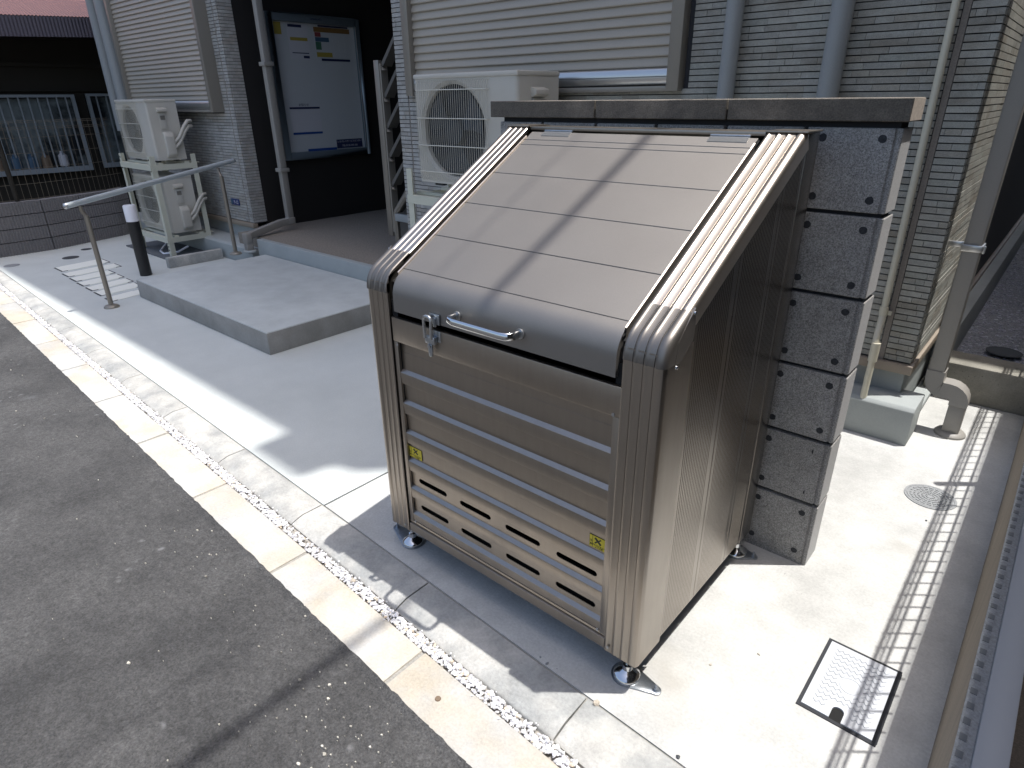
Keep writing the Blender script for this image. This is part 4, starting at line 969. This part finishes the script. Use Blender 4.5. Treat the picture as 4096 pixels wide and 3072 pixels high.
# neighbour house on the left
NX = -8.2
t = thing('neighbour_house', (-9, 1.5, 0), 'dark old house with a reddish corrugated roof behind the left boundary', 'house')
obj('wall', G().box(-15, NX, -6, 9, 0, 2.3), M['neigh'], t)
EX = -7.45; SLP = math.tan(math.radians(19)); q = G(); ys = []; P = .034; y = -1.6
while y < 5.5: ys += [(y, 0), (y + P * .25, .007), (y + P * .5, .007), (y + P * .75, 0)]; y += P
def zr_(y): return 2.055 + .04 * (y - 1.217)
q.grid([[(EX - .02, y, zr_(y) + .045 + h) for y, h in ys], [(EX - .02 - 6, y, zr_(y) + .045 + 6 * SLP + h) for y, h in ys]])
obj('roof', q, M['roofred'], t)
q = G().grid([[(EX + h, y, zr_(y) + .04) for y, h in ys], [(EX + h, y, zr_(y) - .150) for y, h in ys]]); obj('fascia', q, M['fascia'], t)
q = G().grid([[(EX - .01, y, zr_(y) - .13) for y in (-6, 9)], [(NX, y, zr_(y) - .13) for y in (-6, 9)]]).grid([[(EX - .01, y, zr_(y) + .02) for y in (-6, 9)], [(EX - 6, y, 4.2) for y in (-6, 9)]]); obj('eave_soffit', q, M['neigh'], t)
obj('lintel', G().box(NX, NX + .05, -6, 9, 1.66, 1.70).box(NX, NX + .04, -6, 9, 1.40, 1.42), M['neigh'], t)
def nwin(y0, y1, z0, z1, nb, lab):
    wn = obj('window', G().box(NX + .001, NX + .02, y0, y1, z0, z1), M['black'], t, label=lab)
    obj('pane', G().box(NX + .0205, NX + .024, y0 + .03, y1 - .03, z0 + .05, z1 - .04), M['glass'], wn)
    q = G().box(NX + .06, NX + .10, y0, y1, z1 - .03, z1).box(NX + .06, NX + .10, y0, y1, z0, z0 + .055).box(NX + .06, NX + .10, y0, y0 + .035, z0 + .055, z1 - .03).box(NX + .06, NX + .10, y1 - .035, y1, z0 + .055, z1 - .03)
    obj('frame', q, M['grille'], wn)
    for k in range(1, nb): yy = y0 + (y1 - y0) * k / nb; obj('grille_bar', G().box(NX + .075, NX + .09, yy - .007, yy + .007, z0 + .055, z1 - .03), M['grille'], wn)
nwin(.55, 1.885, .505, 1.365, 14, 'wide grilled window of the old house'); nwin(2.015, 3.0, .52, 1.375, 9, 'second grilled window partly hidden by the brick wing'); nwin(-.9, .42, .49, 1.36, 14, 'grilled window outside the left picture edge')
for y, z, c in ((.95, .60, 'leaf'), (1.12, .61, 'pcyan'), (1.27, .60, 'pcyan'), (1.42, .60, 'leaf'), (1.6, .61, 'paper')):
    tag(obj('household_bottle', G().lathe([(.05, 0), (.055, .03), (.05, .12), (.02, .15), (.02, .17)], (NX + .045, y, z - .04), 12), M[c], smooth=40), {'.95': '', }.get('', '') + {.95: 'brown container at the left in the grilled window', 1.12: 'blue container second from left in the grilled window', 1.27: 'blue container in the middle of the grilled window', 1.42: 'brown container right of the blue ones in the grilled window', 1.6: 'pale container at the right in the grilled window'}[y], 'container', 'containers behind the window grille')

# ================================================================= CABLES AND LOOSE BITS
t = tag(obj('overhead_cable', G().tube([((.235 + .208 * 5.0), -14, 5.15), ((.235 + .208 * 5.0), 0, 5.0), ((.235 + .208 * 5.0) + .02, 16, 5.15)], .0155, 10), M['blackpost'], smooth=50), 'thick black overhead cable that shades the bin lid and the road', 'cable')
t = tag(obj('overhead_cable', G().tube([(.05 + .208 * 5.6, -14, 5.7), (.05 + .208 * 5.6, 16, 5.7)], .003, 8), M['blackpost'], smooth=50), 'thin black overhead cable beside the thick one', 'cable')
def pebble(x, y, z, s, m_, label, name='pebble', cat='pebble', flat=.75):
    q = G(); stone(q, (x, y, z + s * .35), s, flat); tag(obj(name, q, M[m_]), label, cat)
pebble(.809, -.076, 0, .010, 'stone', 'tan pebble on the kerb joint in front of the bin')
pebble(1.036, .302, 0, .004, 'stone', 'small pebble on bright pavement between bin and steel cover'); pebble(.959, .195, 0, .004, 'stone', 'small pebble on bright pavement nearest the bin foot')
pebble(1.239, 1.185, 0, .005, 'irondark', 'small dark pebble beside the round manhole cover')
pebble(.042, -.187, -.010, .011, 'stone', 'larger tan stone lying in the white gravel'); pebble(.150, -.190, -.010, .010, 'stone', 'second tan stone lying in the white gravel, nearer the viewer')
pebble(.655, -.060, 0, .006, 'iron', 'grey pebble in the pavement edge gap before the bin'); pebble(.63, -.055, 0, .004, 'iron', 'smaller grey pebble in the pavement edge gap')
pebble(1.012, -.071, 0, .005, 'irondark', 'dark crumb at the kerb right of the bin')
q = G().lathe([(.004, 0), (.0075, .001), (.0065, .003), (.003, .0035)], (.520, -.298, -.007), 14); tag(obj('fallen_petal', q, M['leaf'], smooth=50), 'small round brown leaf on the gutter slab', 'leaf')

g = G()
for i in range(230):
    k = R_.random()
    if k < .45: x, y = R_.gauss(.42, .16), R_.gauss(-.52, .08)
    elif k < .7: x, y = R_.gauss(-.1, .35), R_.gauss(-.42, .06)
    else: x, y = R_.uniform(-3, .9), R_.uniform(-1.0, -.3)
    if y > yA(x) - .006: continue
    sz = R_.choice((.0010, .0012, .0015, .002, .0032)) * R_.uniform(.6, 1.3); n_ = 7; v = R_.choice((.9, .75, .55, .35)); g.cur = (v, v * .98, v * .93)
    a0 = R_.uniform(0, 6); pts = [(x + sz * R_.uniform(.6, 1.2) * math.cos(a0 + 6.283 * j / n_) * 1.3, y + sz * R_.uniform(.6, 1.2) * math.sin(a0 + 6.283 * j / n_)) for j in range(n_)]
    g.prism(pts, 'z', -.013, -.0085)
M['speck'] = mat('pale_chip', (.62, .60, .55), .85, tint=True)
tag(obj('stone_chips', g, M['speck'], kind='stuff'), 'pale stone chips and specks pressed into the asphalt', 'stone chips')
